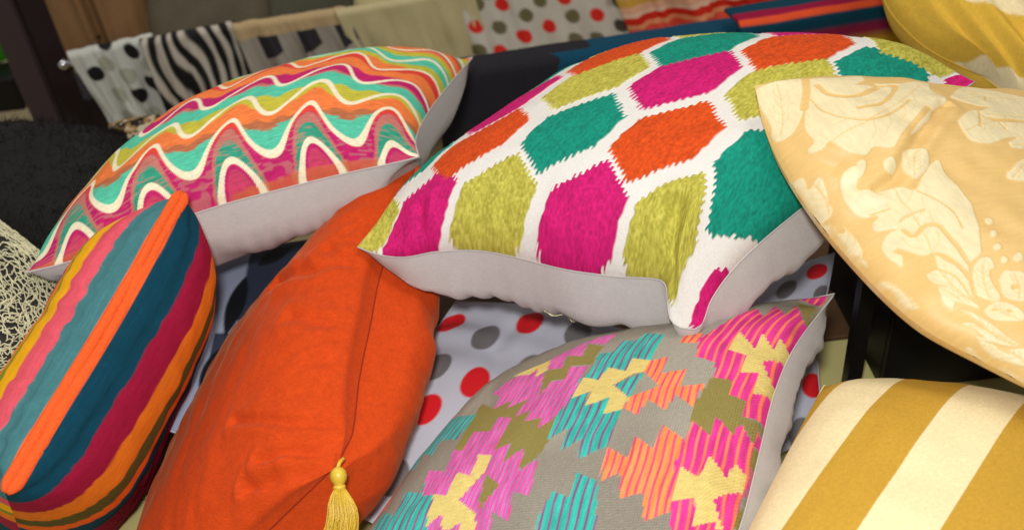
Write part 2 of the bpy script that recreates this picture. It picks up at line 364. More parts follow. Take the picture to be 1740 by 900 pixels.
# ------------------------------------------------------------------ dress patterns (fabric coordinates u, v on each panel)
KILIM = [
    ('ol',[(0.441,0.773),(0.504,0.742),(0.499,0.702),(0.511,0.651),(0.441,0.665),(0.456,0.598),(0.407,0.61),(0.409,0.583),(0.399,0.546),(0.37,0.561),(0.366,0.665),(0.419,0.658),(0.404,0.72),(0.459,0.702)]),
    ('ol',[(0.185,0.62),(0.263,0.546),(0.316,0.564),(0.395,0.559),(0.449,0.571),(0.506,0.509),(0.494,0.454),(0.499,0.358),(0.484,0.312),(0.454,0.28),(0.412,0.274),(0.363,0.282),(0.213,0.37),(0.211,0.449),(0.205,0.521)]),
    ('ol',[(0.857,0.511),(0.87,0.576),(0.905,0.569),(0.961,0.494),(0.964,0.426),(0.947,0.378),(0.912,0.382),(0.9,0.358),(0.87,0.37),(0.843,0.404),(0.845,0.456)]),
    ('ol',[(0.917,0.959),(0.995,0.917),(0.997,0.841)]),
    ('ol',[(0.998,0.822),(1.0,0.826),(1.0,0.733),(1.0,0.733)]),
    ('ol',[(1.0,0.66),(1.0,0.596),(1.0,0.598)]),
    ('ol',[(0.951,0.431),(0.997,0.446),(0.992,0.378)]),
    ('ol',[(0.994,0.363),(1.0,0.375),(1.0,0.296),(0.997,0.28)]),
    ('ol',[(0.997,0.203),(1.0,0.205),(1.0,0.143),(0.991,0.128)]),
    ('te',[(0.541,0.695),(0.551,0.704),(0.546,0.754),(0.601,0.733),(0.608,0.769),(0.679,0.735),(0.684,0.625),(0.63,0.644),(0.625,0.596),(0.566,0.625),(0.559,0.574),(0.509,0.501),(0.484,0.576),(0.511,0.593),(0.519,0.634),(0.506,0.704)]),
    ('te',[(0.504,0.509),(0.549,0.534),(0.556,0.466),(0.613,0.499),(0.613,0.434),(0.665,0.446),(0.66,0.323),(0.639,0.314),(0.596,0.287),(0.591,0.351),(0.546,0.321),(0.541,0.39),(0.494,0.361),(0.494,0.454)]),
    ('pi',[(0.459,0.834),(0.499,0.824),(0.496,0.754),(0.431,0.783),(0.459,0.702),(0.404,0.72),(0.419,0.658),(0.363,0.67),(0.319,0.665),(0.265,0.695),(0.351,0.731),(0.392,0.771)]),
    ('pi',[(0.363,0.67),(0.399,0.546),(0.366,0.546),(0.307,0.524),(0.316,0.564),(0.263,0.546),(0.248,0.613),(0.203,0.649),(0.229,0.681),(0.265,0.695)]),
    ('pi',[(0.444,0.66),(0.499,0.646),(0.506,0.536),(0.494,0.454),(0.479,0.426),(0.449,0.404),(0.454,0.444),(0.399,0.441),(0.404,0.486),(0.361,0.474),(0.366,0.546),(0.399,0.546),(0.414,0.603),(0.451,0.596)]),
    ('ye',[(0.244,0.704),(0.3,0.72),(0.351,0.731),(0.368,0.667),(0.344,0.644),(0.326,0.702),(0.312,0.677)]),
    ('ye',[(0.622,0.649),(0.684,0.625),(0.679,0.583),(0.653,0.581),(0.608,0.546),(0.67,0.486),(0.665,0.444),(0.613,0.434),(0.615,0.496),(0.554,0.469),(0.554,0.529),(0.506,0.506),(0.509,0.593),(0.559,0.574),(0.564,0.627),(0.622,0.598)]),
    ('te',[(0.608,0.546),(0.679,0.581),(0.67,0.486)]),
    ('ta',[(0.679,0.581),(0.739,0.519),(0.672,0.486)]),
    ('or',[(0.681,0.625),(0.729,0.632),(0.731,0.569),(0.797,0.578),(0.797,0.514),(0.852,0.526),(0.841,0.446),(0.789,0.489),(0.777,0.434),(0.724,0.471),(0.709,0.419),(0.667,0.449),(0.67,0.486),(0.729,0.514),(0.737,0.524),(0.679,0.583)]),
    ('te',[(0.053,0.646),(0.205,0.551),(0.199,0.446),(0.128,0.484),(0.143,0.409),(0.083,0.459),(0.091,0.397),(0.038,0.431),(0.042,0.509),(0.049,0.578)]),
    ('or',[(0.059,0.713),(0.053,0.642),(0.042,0.469),(0.038,0.419),(0.058,0.278),(0.023,0.225),(0.017,0.183),(0.023,0.227),(0.027,0.285),(0.035,0.368),(0.042,0.501),(0.05,0.605)]),
    ('ye',[(0.042,0.469),(0.038,0.419),(0.036,0.402),(0.041,0.464)]),
    ('te',[(0.166,0.344),(0.237,0.239),(0.256,0.113),(0.067,0.17),(0.069,0.256),(0.128,0.211),(0.116,0.296),(0.181,0.265)]),
    ('pi',[(0.248,0.454),(0.303,0.436),(0.303,0.491),(0.356,0.471),(0.356,0.354),(0.39,0.366),(0.395,0.305),(0.436,0.349),(0.449,0.267),(0.486,0.307),(0.504,0.195),(0.459,0.211),(0.469,0.135),(0.419,0.161),(0.431,0.095),(0.256,0.113),(0.237,0.239),(0.187,0.252),(0.166,0.344),(0.227,0.316),(0.211,0.402),(0.248,0.382)]),
    ('ye',[(0.307,0.351),(0.349,0.337),(0.354,0.291),(0.312,0.209),(0.373,0.164),(0.397,0.096),(0.351,0.1),(0.34,0.146),(0.321,0.128),(0.294,0.132),(0.28,0.178),(0.246,0.143),(0.231,0.242),(0.274,0.227),(0.269,0.3),(0.316,0.278)]),
    ('ol',[(0.356,0.28),(0.412,0.235),(0.378,0.168)]),
    ('pi',[(0.312,0.209),(0.356,0.28),(0.378,0.168)]),
    ('te',[(0.603,0.254),(0.665,0.227),(0.697,0.083),(0.546,0.09),(0.544,0.144),(0.559,0.207),(0.61,0.185)]),
    ('or',[(0.665,0.321),(0.718,0.289),(0.724,0.351),(0.781,0.307),(0.783,0.385),(0.848,0.337),(0.839,0.274),(0.848,0.183),(0.854,0.143),(0.803,0.12),(0.781,0.193),(0.731,0.179),(0.715,0.248),(0.67,0.223)]),
    ('ma',[(0.848,0.337),(0.85,0.402),(0.899,0.361),(0.907,0.417),(0.947,0.378),(0.959,0.417),(0.992,0.375),(0.997,0.303),(0.997,0.261),(0.994,0.197),(0.994,0.101),(0.872,0.08),(0.848,0.183),(0.839,0.274)]),
    ('ye',[(0.85,0.269),(0.905,0.231),(0.912,0.298),(0.959,0.248),(0.967,0.3),(0.995,0.278),(0.989,0.231),(0.944,0.185),(0.976,0.12),(0.962,0.116),(0.956,0.135),(0.91,0.115),(0.905,0.183),(0.856,0.17),(0.85,0.229)]),
    ('or',[(0.739,0.688),(0.737,0.731),(0.789,0.729),(0.787,0.681)]),
    ('ma',[(0.807,0.622),(0.787,0.704),(0.799,0.72),(0.815,0.769),(0.828,0.819),(0.85,0.89),(0.895,0.836),(0.885,0.918),(0.947,0.847),(0.936,0.922),(0.998,0.836),(1.0,0.726),(1.0,0.672),(1.0,0.639),(1.0,0.556),(1.0,0.506),(0.998,0.454),(0.961,0.439),(0.961,0.489),(0.92,0.496),(0.914,0.549),(0.872,0.551),(0.861,0.603)]),
    ('ye',[(0.875,0.739),(0.933,0.681),(0.936,0.737),(0.977,0.695),(0.98,0.742),(1.0,0.72),(0.998,0.677),(0.965,0.637),(0.998,0.586),(0.998,0.546),(0.971,0.526),(0.97,0.598),(0.926,0.581),(0.93,0.644),(0.88,0.656)]),
    ('ma',[(0.997,0.839),(1.0,0.922),(1.0,0.904),(1.0,0.834)]),
    ('ma',[(1.0,0.66),(1.0,0.72),(1.0,0.715),(1.0,0.646)]),
    ('ma',[(1.0,0.586),(1.0,0.593),(1.0,0.529),(0.998,0.529)]),
    ('ma',[(0.915,0.98),(0.923,0.992),(0.986,1.0),(0.994,0.93)]),
    ('ma',[(0.992,0.375),(1.0,0.456),(1.0,0.441),(0.998,0.373)]),
]
LEAVES = [
    [(0.0,0.988),(0.023,0.995),(0.072,0.995),(0.116,0.982),(0.082,0.905),(0.036,0.848),(0.008,0.845),(0.002,0.866),(0.008,0.897),(0.0,0.95)],
    [(0.127,0.979),(0.189,0.965),(0.254,0.964),(0.248,0.933),(0.321,0.926),(0.402,0.936),(0.38,0.894),(0.382,0.852),(0.326,0.815),(0.303,0.793),(0.235,0.75),(0.191,0.737),(0.168,0.722),(0.132,0.733),(0.105,0.72),(0.078,0.744),(0.067,0.779),(0.05,0.771),(0.033,0.779),(0.033,0.789),(0.045,0.793),(0.047,0.83),(0.082,0.9)],
    [(0.409,0.87),(0.514,0.945),(0.559,0.942),(0.637,0.897),(0.656,0.877),(0.605,0.828),(0.504,0.836),(0.449,0.841)],
    [(0.441,0.817),(0.494,0.837),(0.605,0.828),(0.576,0.797),(0.471,0.789),(0.436,0.799)],
    [(0.356,0.775),(0.402,0.809),(0.436,0.817),(0.434,0.791),(0.459,0.775),(0.559,0.779),(0.521,0.737),(0.431,0.72),(0.366,0.702),(0.34,0.715)],
    [(0.419,0.704),(0.479,0.731),(0.516,0.733),(0.481,0.693),(0.414,0.686)],
    [(0.349,0.618),(0.414,0.653),(0.446,0.651),(0.395,0.591),(0.34,0.601)],
    [(0.181,0.706),(0.213,0.718),(0.225,0.7),(0.211,0.67),(0.183,0.646),(0.157,0.634),(0.153,0.658)],
    [(0.085,0.711),(0.1,0.711),(0.091,0.691),(0.069,0.677),(0.069,0.693)],
    [(0.132,0.697),(0.15,0.7),(0.15,0.681),(0.132,0.665),(0.12,0.677)],
    [(0.045,0.691),(0.061,0.704),(0.077,0.704),(0.072,0.681),(0.058,0.658),(0.078,0.644),(0.12,0.627),(0.143,0.613),(0.209,0.663),(0.237,0.674),(0.225,0.637),(0.227,0.596),(0.217,0.546),(0.187,0.486),(0.15,0.429),(0.121,0.412),(0.105,0.392),(0.103,0.417),(0.095,0.456),(0.07,0.464),(0.056,0.484),(0.047,0.504),(0.039,0.499),(0.044,0.484),(0.033,0.464),(0.027,0.481),(0.029,0.509),(0.036,0.531),(0.055,0.541),(0.07,0.539),(0.061,0.546),(0.038,0.559),(0.042,0.574),(0.059,0.586),(0.039,0.601),(0.032,0.622),(0.033,0.651)],
    [(0.082,0.456),(0.096,0.431),(0.098,0.397),(0.091,0.368),(0.072,0.314),(0.07,0.33),(0.067,0.363),(0.058,0.387),(0.049,0.402),(0.053,0.422),(0.069,0.426)],
    [(0.05,0.39),(0.064,0.373),(0.066,0.342),(0.066,0.312),(0.052,0.344),(0.039,0.333),(0.036,0.354)],
    [(0.12,0.404),(0.143,0.417),(0.155,0.412),(0.146,0.387),(0.135,0.385),(0.118,0.358),(0.106,0.323),(0.095,0.314),(0.082,0.337),(0.088,0.368)],
    [(0.13,0.358),(0.155,0.373),(0.164,0.366),(0.176,0.361),(0.17,0.335),(0.157,0.312),(0.125,0.296),(0.113,0.319)],
    [(0.067,0.305),(0.091,0.314),(0.105,0.3),(0.106,0.274),(0.088,0.252),(0.061,0.276)],
    [(0.024,0.298),(0.033,0.289),(0.032,0.265),(0.039,0.235),(0.042,0.199),(0.026,0.213),(0.02,0.237),(0.026,0.278)],
    [(0.047,0.328),(0.052,0.303),(0.047,0.261),(0.042,0.221),(0.041,0.207),(0.032,0.242),(0.044,0.291)],
    [(0.015,0.256),(0.02,0.239),(0.017,0.203),(0.029,0.164),(0.018,0.15),(0.008,0.183),(0.008,0.227)],
    [(0.027,0.201),(0.044,0.187),(0.03,0.168),(0.02,0.187)],
    [(0.0,0.309),(0.0,0.28),(0.0,0.258),(0.002,0.239),(0.0,0.197),(0.0,0.179),(0.0,0.211),(0.0,0.244),(0.0,0.289)],
    [(0.0,0.183),(0.002,0.17),(0.002,0.141),(0.003,0.125),(0.0,0.135),(0.0,0.166)],
    [(0.003,0.459),(0.009,0.444),(0.011,0.409),(0.008,0.368),(0.003,0.378),(0.003,0.417)],
    [(0.0,0.382),(0.0,0.342),(0.0,0.316),(0.0,0.351)],
    [(0.0,0.75),(0.008,0.742),(0.006,0.715),(0.023,0.722),(0.02,0.688),(0.014,0.665),(0.014,0.649),(0.005,0.637),(0.0,0.644),(0.0,0.695)],
    [(0.0,0.637),(0.005,0.615),(0.002,0.601),(0.009,0.591),(0.011,0.605),(0.012,0.574),(0.011,0.541),(0.006,0.526),(0.005,0.501),(0.002,0.524),(0.002,0.571),(0.0,0.613)],
    [(0.227,0.496),(0.221,0.491),(0.213,0.489),(0.211,0.491),(0.211,0.496),(0.215,0.504),(0.223,0.509),(0.227,0.506),(0.229,0.504)],
    [(0.207,0.464),(0.203,0.459),(0.195,0.456),(0.191,0.459),(0.193,0.464),(0.197,0.471),(0.205,0.476),(0.209,0.474),(0.211,0.471)],
    [(0.191,0.429),(0.185,0.424),(0.178,0.422),(0.176,0.424),(0.176,0.429),(0.181,0.436),(0.187,0.439),(0.191,0.439),(0.193,0.434)],
    [(0.178,0.397),(0.172,0.392),(0.166,0.39),(0.163,0.392),(0.164,0.397),(0.168,0.402),(0.174,0.407),(0.179,0.407),(0.179,0.402)],
    [(0.203,0.392),(0.195,0.385),(0.189,0.385),(0.185,0.387),(0.185,0.395),(0.191,0.402),(0.201,0.407),(0.207,0.407),(0.207,0.399)],
]
GAPS = [
    [(0.148,0.328),(0.143,0.326),(0.137,0.326),(0.134,0.328),(0.134,0.333),(0.135,0.335),(0.141,0.337),(0.146,0.335),(0.15,0.333)],
    [(0.082,0.294),(0.078,0.294),(0.077,0.294),(0.074,0.296),(0.074,0.298),(0.075,0.3),(0.078,0.3),(0.082,0.3),(0.083,0.298)],
    [(0.096,0.282),(0.095,0.28),(0.091,0.28),(0.088,0.282),(0.088,0.285),(0.09,0.287),(0.095,0.289),(0.096,0.287),(0.098,0.285)],
    [(0.213,0.926),(0.254,0.942),(0.267,0.92),(0.314,0.918),(0.287,0.887),(0.289,0.91),(0.258,0.912),(0.239,0.92)],
]
VEINS = [
    ([(0.132,0.948),(0.135,0.914),(0.161,0.89),(0.205,0.889),(0.256,0.909)],0.006),
    ([(0.307,0.914),(0.263,0.873),(0.215,0.848),(0.166,0.845)],0.004),
    ([(0.098,0.914),(0.101,0.861),(0.123,0.826),(0.157,0.807),(0.197,0.807),(0.244,0.824),(0.3,0.857)],0.0022),
    ([(0.121,0.98),(0.101,0.936),(0.075,0.892)],0.008),
    ([(0.316,0.821),(0.227,0.758),(0.168,0.711)],0.007),
    ([(0.144,0.61),(0.163,0.574),(0.17,0.531),(0.161,0.496)],0.0018),
    ([(0.074,0.534),(0.08,0.514),(0.11,0.526),(0.127,0.519),(0.128,0.486),(0.123,0.446),(0.118,0.409)],0.0042),
    ([(0.078,0.554),(0.095,0.561),(0.128,0.561)],0.0022),
    ([(0.053,0.596),(0.08,0.591)],0.002),
    ([(0.069,0.426),(0.08,0.397),(0.072,0.333)],0.0016),
    ([(0.09,0.444),(0.098,0.414),(0.093,0.378)],0.0025),
    ([(0.12,0.409),(0.095,0.378),(0.069,0.314)],0.003),
    ([(0.036,0.267),(0.033,0.229),(0.041,0.199)],0.0018),
    ([(0.479,0.899),(0.526,0.9),(0.499,0.866)],0.002),
    ([(0.434,0.809),(0.392,0.756)],0.0025),
    ([(0.459,0.787),(0.449,0.748)],0.0022),
]


def paint(col, u, v, poly, c, soft=None):
    """lay colour c (array or triple) where poly covers; 4 sub-samples"""
    p = np.asarray(poly); pad = .01
    m = (u > p[:, 0].min()-pad) & (u < p[:, 0].max()+pad) & (v > p[:, 1].min()-pad) & (v < p[:, 1].max()+pad)
    if not m.any(): return
    uu, vv = u[m], v[m]; d = 0.25 / max(u.shape); a = np.zeros(uu.shape)
    for du, dv in ((-d, -d), (d, -d), (-d, d), (d, d)): a += inside(uu+du, vv+dv, p) * .25
    cc = c[m] if getattr(c, 'ndim', 1) > 1 else np.asarray(c)
    col[m] = col[m]*(1-a[:, None]) + cc*a[:, None]
    return m

def mixc(a, b, t): return a*(1-t[..., None]) + b*t[..., None]
def fill(shape, c): return np.zeros(shape + (3,)) + lin(c)

def dye_hex(u, v):
    base = fill(u.shape, (216, 212, 205)); col = base.copy(); relief = np.zeros(u.shape)
    C = {'m': (200, 24, 108), 'l': (184, 176, 70), 'o': (212, 76, 22), 't': (14, 138, 116)}
    rows = [(.075, [(-.036, 'l'), (.148, 'm'), (.352, 'l'), (.592, 'm'), (.818, 'l'), (1.074, 'm')]),
            (.325, [(-.03, 't'), (.19, 'o'), (.437, 't'), (.672, 'o'), (.92, 't')]),
            (.572, [(.10, 'm'), (.325, 'l'), (.552, 'm'), (.785, 'l'), (1.02, 'm')]),
            (.775, [(-.02, 't'), (.235, 'o'), (.46, 't'), (.69, 'o'), (.912, 't')]),
            (.97, [(.12, 'l'), (.36, 'l'), (.6, 'm'), (.85, 'l'), (1.06, 'm')])]
    tw = .0056; k = np.floor(u/tw); uc = (k+.5)*tw
    r1 = vnoise(k*7.31, k*0+3.3, 5); jag = np.where(k % 2 > 0, .0046, -.0046) + (r1-.5)*.012
    tuft = .5*vnoise((u+.30*v)*230, (v-.1*u)*105, 9) + .5*vnoise((u+.25*v)*270, v*150, 19)
    strip = vnoise(u*210, v*16, 21)
    for cv, L in rows:
        hh = .155 if cv < .9 else .13
        for cu, c in L:
            w = .100 if not (c == 'm' and cu < .2) else .080
            du = np.abs(uc-cu); dv = np.abs(v-cv)
            lim = hh - .97*np.minimum(du, .12) + jag
            a = smooth(.0022, -.0022, np.maximum(np.abs(u-cu)-w-(vnoise(v*60, v*0+cu*50, 2)-.5)*.008, dv-lim))
            shade = (.56 + .56*tuft + .18*(strip-.3))[..., None]
            cc = lin(C[c])[None, None]*shade
            if c == 'l': cc = mixc(cc, np.zeros_like(cc)+lin((226, 222, 140)), .35*np.clip(tuft-.45, 0, 1))
            col = mixc(col, cc, a); relief = np.maximum(relief, a)
    return col, relief*(.0012 + .0012*tuft)

def dye_wave(u, v):
    vp = v*(1-.32*smooth(.42, .02, u)) + .07*smooth(.78, .93, u)*smooth(.15, .5, v)
    ph = 2*math.pi*(u-.128 + .012*np.sin(v*9))/.206; c = np.cos(ph); cw = smooth(-.95, .95, c)
    ctr = [.010, .122, .272, .425, .585, .715, .84, .955, 1.07]; amp = [.040, .085, .068, .070, .074, .068, .062, .06, .06]
    lines = [l + a*c + .010*np.cos(2*ph)*(k < 2) for k, (l, a) in enumerate(zip(ctr, amp))]
    cr = (236, 226, 194); te = (82, 190, 158); dte = (46, 150, 122); ma = (186, 24, 100); rd = (220, 62, 50); og = (234, 122, 60); li = (190, 182, 58)
    gp = (190, 112, 100); br = (178, 104, 66); pk = (196, 60, 98)
    # each zone between two cream lines: (share reached at a crest, at a trough, colour)
    Z = [[(.5, .4, ma), (.8, .8, pk), (1, 1, ma)],
         [(.44, .02, dte), (.74, .14, gp), (.76, .84, ma), (1, 1, rd)],
         [(.0, .50, te), (.06, .74, br), (.68, 1, og), (1, 1, li)],
         [(.0, .55, li), (.50, .96, te), (.62, .98, gp), (1, 1, ma)],
         [(.08, .48, ma), (.62, .84, og), (1, 1, rd)],
         [(.0, .62, og), (.45, .84, li), (1, 1, te)],
         [(.22, .45, te), (.55, .80, li), (.8, .9, og), (1, 1, ma)],
         [(.42, .62, og), (.70, .82, rd), (1, 1, te)], [(.4, .6, li), (1, 1, og)], [(1, 1, te)]]
    jit = .65*(vnoise(u*70, v*300, 4)-.5) + .35*(vnoise(u*40, v*170, 14)-.5)
    col = np.zeros(u.shape+(3,)); zone = np.zeros(u.shape, int)
    for i, l in enumerate(lines): zone = np.where(vp > l, i+1, zone)
    allb = np.stack([lines[0]-.12]+lines+[lines[-1]+.2]); lo = np.take_along_axis(allb, zone[None], 0)[0]; hi = np.take_along_axis(allb, zone[None]+1, 0)[0]
    t = (vp-lo)/(hi-lo) + jit*(.05+.16*smooth(.26, .10, vp)*smooth(.9, .2, cw))
    for z, L in enumerate(Z):
        m = zone == z
        if not m.any(): continue
        tt, w = t[m], cw[m]; cc = np.zeros((m.sum(), 3)) + lin(L[0][2])
        for (a0, b0, _), (_, _, c2) in zip(L[:-1], L[1:]):
            bd = a0*w + b0*(1-w); cc = mixc(cc, np.zeros_like(cc)+lin(c2), smooth(bd-.035, bd+.035, tt))
        col[m] = cc
    st = vnoise(u*75, v*300, 8); st2 = vnoise(u*42, v*210, 18)
    col *= (.80+.36*st)[..., None]
    col = mixc(col, np.zeros_like(col)+lin((188, 124, 112)), .55*smooth(.55, .72, st2)*smooth(.20, .10, vp)*(zone == 1))
    m = smooth(.030, .0, v)*smooth(.5, .62, vnoise(u*5, v*150, 31)); col = mixc(col, np.zeros_like(col)+lin((206, 104, 48)), .7*m)
    crm = lin(cr)*(.88+.2*vnoise(u*150, v*300, 6))[..., None]
    for k, l in enumerate(lines):
        slope = np.sqrt(1+(amp[k]*2*math.pi/.206*np.sin(ph)*.62)**2); wid = .0105 if k < 3 else .0088
        col = mixc(col, np.zeros_like(col)+crm, smooth(wid*1.12, wid*.88, np.abs(vp-l)/slope**.6))
    return col

def dye_kilim(u, v):
    d1 = vnoise(u*190, v*190, 3); weave = np.sin(2*math.pi*(u*95 + v*48))*.5+.5; weave2 = np.sin(2*math.pi*(v*105 - u*40))*.5+.5
    stip = np.sin(2*math.pi*(u*78+v*78))*np.sin(2*math.pi*(u*78-v*78))*.5+.5
    base = fill(u.shape, (140, 132, 118))*(.68+.34*stip+.14*weave2*d1)[..., None]
    sh = vnoise(u*7, v*7, 12)
    base = mixc(base, fill(u.shape, (176, 170, 154))*(.70+.42*stip)[..., None], .45*smooth(.4, .7, sh))
    kk = vnoise(u*160, v*24, 77)
    def striped(c1, c2, period, wth, phase=0.0, tufty=.5):
        x = ((u+phase + .0022*np.sin(v*40))/period) % 1.0
        a = smooth(wth+.06, wth-.06, np.abs(x-.5))
        return mixc(fill(u.shape, c1), fill(u.shape, c2), a)*(1-tufty*.5+tufty*kk)[..., None]
    PAL = {'ol': fill(u.shape, (136, 124, 66))*(.76+.34*stip)[..., None], 'ta': base,
           'ye': fill(u.shape, (210, 188, 112))*(.88+.16*vnoise(u*60, v*220, 5))[..., None],
           'te': striped((50, 172, 156), (128, 76, 126), .0225, .14), 'or': striped((240, 136, 76), (214, 74, 108), .0195, .16, .004),
           'ma': striped((208, 52, 132), (240, 122, 82), .0230, .13, .01), 'pi': striped((228, 70, 150), (150, 118, 160), .0125, .22)}
    col = base.copy()
    uq = (np.floor(u/.0082)+.5)*.0082 + .002*(vnoise(u*122, v*9, 5)-.5)
    for c, p in KILIM: paint(col, uq, v, p, PAL[c])
    tooth = smooth(.5, .75, vnoise(u*220, v*220, 2))
    return col

def dye_damask(u, v):
    gold = fill(u.shape, (215, 178, 110))*(.95+.08*vnoise(u*26, v*300, 3))[..., None]
    cream = fill(u.shape, (222, 206, 162))*(.92+.12*vnoise(u*200, v*60, 3))[..., None]
    wob_u = u + .003*(vnoise(u*40, v*40, 61)-.5) ; wob_v = v + .003*(vnoise(u*40, v*40, 62)-.5)
    mask = np.zeros(u.shape)
    def cover(poly, val, rnd=.0):
        q = np.vstack([poly, poly[:1]]); q3 = curve([(a, b, 0) for a, b in q], 24*len(poly)//4+24)[:, :2]
        p = q3; pad = .012
        m = (u > p[:, 0].min()-pad) & (u < p[:, 0].max()+pad) & (v > p[:, 1].min()-pad) & (v < p[:, 1].max()+pad)
        if not m.any(): return
        a = np.zeros(m.sum()); d = .25/max(u.shape)
        for du, dv in ((-d, -d), (d, -d), (-d, d), (d, d)): a += inside(wob_u[m]+du, wob_v[m]+dv, p)*.25
        mask[m] = mask[m]*(1-a) + val*a
    for p in LEAVES: cover(np.asarray(p), 1.0)
    # the same leaves once more, turned, where the cloth runs on towards the hidden far corner
    for p in LEAVES[10:20]:
        q = np.asarray(p); cover(np.stack([1.02-q[:, 0]*.9, .62-q[:, 1]*.9+.28], 1), 1.0)
    for p in GAPS: cover(np.asarray(p), 0.0)
    for i, p in enumerate(LEAVES[:26]):
        q = np.asarray(p); ctr = q.mean(0); w_, vec = np.linalg.eigh(np.cov((q-ctr).T)); ax = vec[:, 1]; t = (q-ctr) @ ax; n2 = np.array([-ax[1], ax[0]])
        if t.max()-t.min() < .05: continue
        lo, hi = t.min()*.85, t.max()*.8; bend = .06*(hi-lo)*(1 if i % 2 else -1)
        spine = [ctr + ax*(lo+(hi-lo)*k/6) + n2*bend*math.sin(k/6*math.pi) for k in range(7)]
        mask *= 1-.6*smooth(.0020, .0009, seg_dist(wob_u, wob_v, spine))
        for k in (1, 2, 3, 4):
            for sg in (1, -1):
                b0 = spine[k]; mask *= 1-.42*smooth(.0015, .0007, seg_dist(wob_u, wob_v, [b0, b0+ax*(hi-lo)*.10+n2*sg*(hi-lo)*.09, b0+ax*(hi-lo)*.22+n2*sg*(hi-lo)*.12]))
    for L, w in VEINS:
        q = curve([(a, b, 0) for a, b in L], 24)[:, :2]
        tap = seg_dist(wob_u, wob_v, q); mask *= 1-smooth(w*1.3, w*.7, tap)
    return mixc(gold, cream, mask), mask

def band_dye(s, bands, streak=None):
    """bands: [(width, colour)...] along distance s"""
    col = np.zeros(s.shape+(3,)); x = 0.0; first = True
    for w, c in bands:
        if first: col[:] = lin(c); first = False
        else: col = mixc(col, np.zeros_like(col)+lin(c), smooth(x-.0006, x+.0006, s))
        x += w
    return col

# ------------------------------------------------------------------ cushion assembly
satin = cloth('grey satin cotton', (182, 177, 174), rough=.46, sheen=.25, weave=(260, 260), streak=(24, 24), streak_amt=.06, bump=.12, spec=.45, grain=.08, world_scale=True)

def build(key, name, label, mats, dye=None, nf=200, group='cushions piled on the table', relief=True):
    s = SH[key]; c = s.grid(3, 3, 1)[0].reshape(-1, 3).mean(0)
    root = tag(empty(name, c), label, 'cushion', group)
    P, u, v = s.grid(nf, nf, 1); col = None
    if dye is not None:
        r = dye(u, v); col, rel = r if isinstance(r, tuple) else (r, None)
        if rel is not None and relief: P = P + rel[..., None]*s.n
    link('front_panel', grid_mesh(name+'_front', P, False, uv=np.stack([u, v], -1), col=col), root, mats[0])
    return root, s

def back(root, s, mat, nb=96, dye=None):
    P, u, v = s.grid(nb, nb, -1)
    return link('back_panel', grid_mesh(root.name+'_back', P, True, uv=np.stack([u, v], -1), col=dye(u, v) if dye else None), root, mat)

def seam(root, s, mat, r=.0013, wob=.0004):
    bot, rig, top, lef = s.e; n = 60
    p = np.vstack([curve(bot, n)[:-1], curve(rig, n)[:-1], curve(top, n)[::-1][:-1], curve(lef, n)[::-1][:-1]])
    return link('seam', tube_mesh('seam', p, r, 6, closed=True), root, mat)

def ripple(n, amp, reach, seed, edge='bot'):
    """short puckers that run away from a seam"""
    def f(u, v):
        a, b = {'bot': (u, v), 'top': (u, 1-v), 'lef': (v, u), 'rig': (v, 1-u)}[edge]
        w = a*n + 1.6*vnoise(a*n*.35, b*3, seed)
        return amp*np.sin(2*math.pi*w)*np.exp(-b/reach)*(.3+vnoise(a*5, a*0, seed+1))
    return f

# ---- gently uneven stuffing and folds
for i, (k, a) in enumerate((('hex', .0035), ('wave', .004), ('stripe', .004), ('orange', .004), ('kilim', .004), ('damask', .004), ('mustard', .004), ('mustard2', .006), ('polka', .004))):
    SH[k].fields.append(lambda u, v, i=i, a=a: a*lumps(u, v, 10+i)); SH[k].bfields.append(lambda u, v, i=i, a=a: a*1.2*lumps(u, v, 40+i))
SH['hex'].creases += [([(.892, .012), (.845, .05), (.806, .135)], .022, .011), ([(.186, .01), (.165, .05), (.135, .12)], .014, .006), ([(.485, .0), (.52, .03)], .012, .003)]
SH['hex'].fields += [ripple(11, .0016, .07, 3), lambda u, v: .008*np.exp(-((u-.875)/.035)**2-((v-.10)/.09)**2)]
SH['hex'].bfields += [ripple(6, .006, .22, 6), ripple(17, .0034, .09, 7), ripple(5, .007, .25, 8, 'rig'), ripple(17, .002, .10, 9, 'rig'), lambda u, v: -.012*np.exp(-((u-.16)/.016)**2)*np.exp(-v/.4)]
SH['wave'].fields += [ripple(9, .002, .08, 13)]
SH['wave'].bfields += [ripple(6, .007, .25, 14), ripple(18, .0036, .09, 15)]
SH['stripe'].fields += [ripple(13, .0026, .15, 23), ripple(27, .0010, .09, 25), lambda u, v: -.006*np.exp(-((v-.035)/.02)**2)]
SH['stripe'].bfields += [ripple(9, .0015, .12, 24), ripple(29, .0006, .10, 26), lambda u, v: -.006*np.exp(-((v-.035)/.02)**2)]
SH['orange'].creases += [([(1.0, .108), (.874, .140), (.66, .25)], .012, .0055), ([(.99, .02), (.87, .03), (.72, .07)], .013, .007), ([(.965, .045), (.86, .085), (.77, .10)], .011, .005),
    ([(.60, .72), (.85, .60), (.968, .587)], .020, .0075), ([(.81, .459), (.948, .381), (1.0, .361)], .018, .0068),
    ([(.87, .661), (.97, .577), (1.0, .583)], .018, .006), ([(.906, .291), (.998, .261)], .015, .003), ([(.93, .60), (1.0, .62)], .014, .003), ([(.92, .70), (1.0, .73)], .014, .003)]
SH['orange'].groove = .012
SH['orange'].fields += [ripple(12, .0030, .10, 33, 'rig'), ripple(15, .0025, .06, 34, 'bot')]
SH['orange'].bfields += [ripple(6, .0035, .35, 35, 'rig'), ripple(15, .0012, .3, 36, 'rig')]
SH['damask'].creases += [([(.367, .834), (.236, .737), (.126, .651), (.09, .64)], .012, .0045), ([(.012, .83), (.022, .778), (.056, .727)], .016, .005)]
SH['damask'].fields += [ripple(8, .003, .05, 44, 'lef'), ripple(6, .003, .05, 45, 'top')]
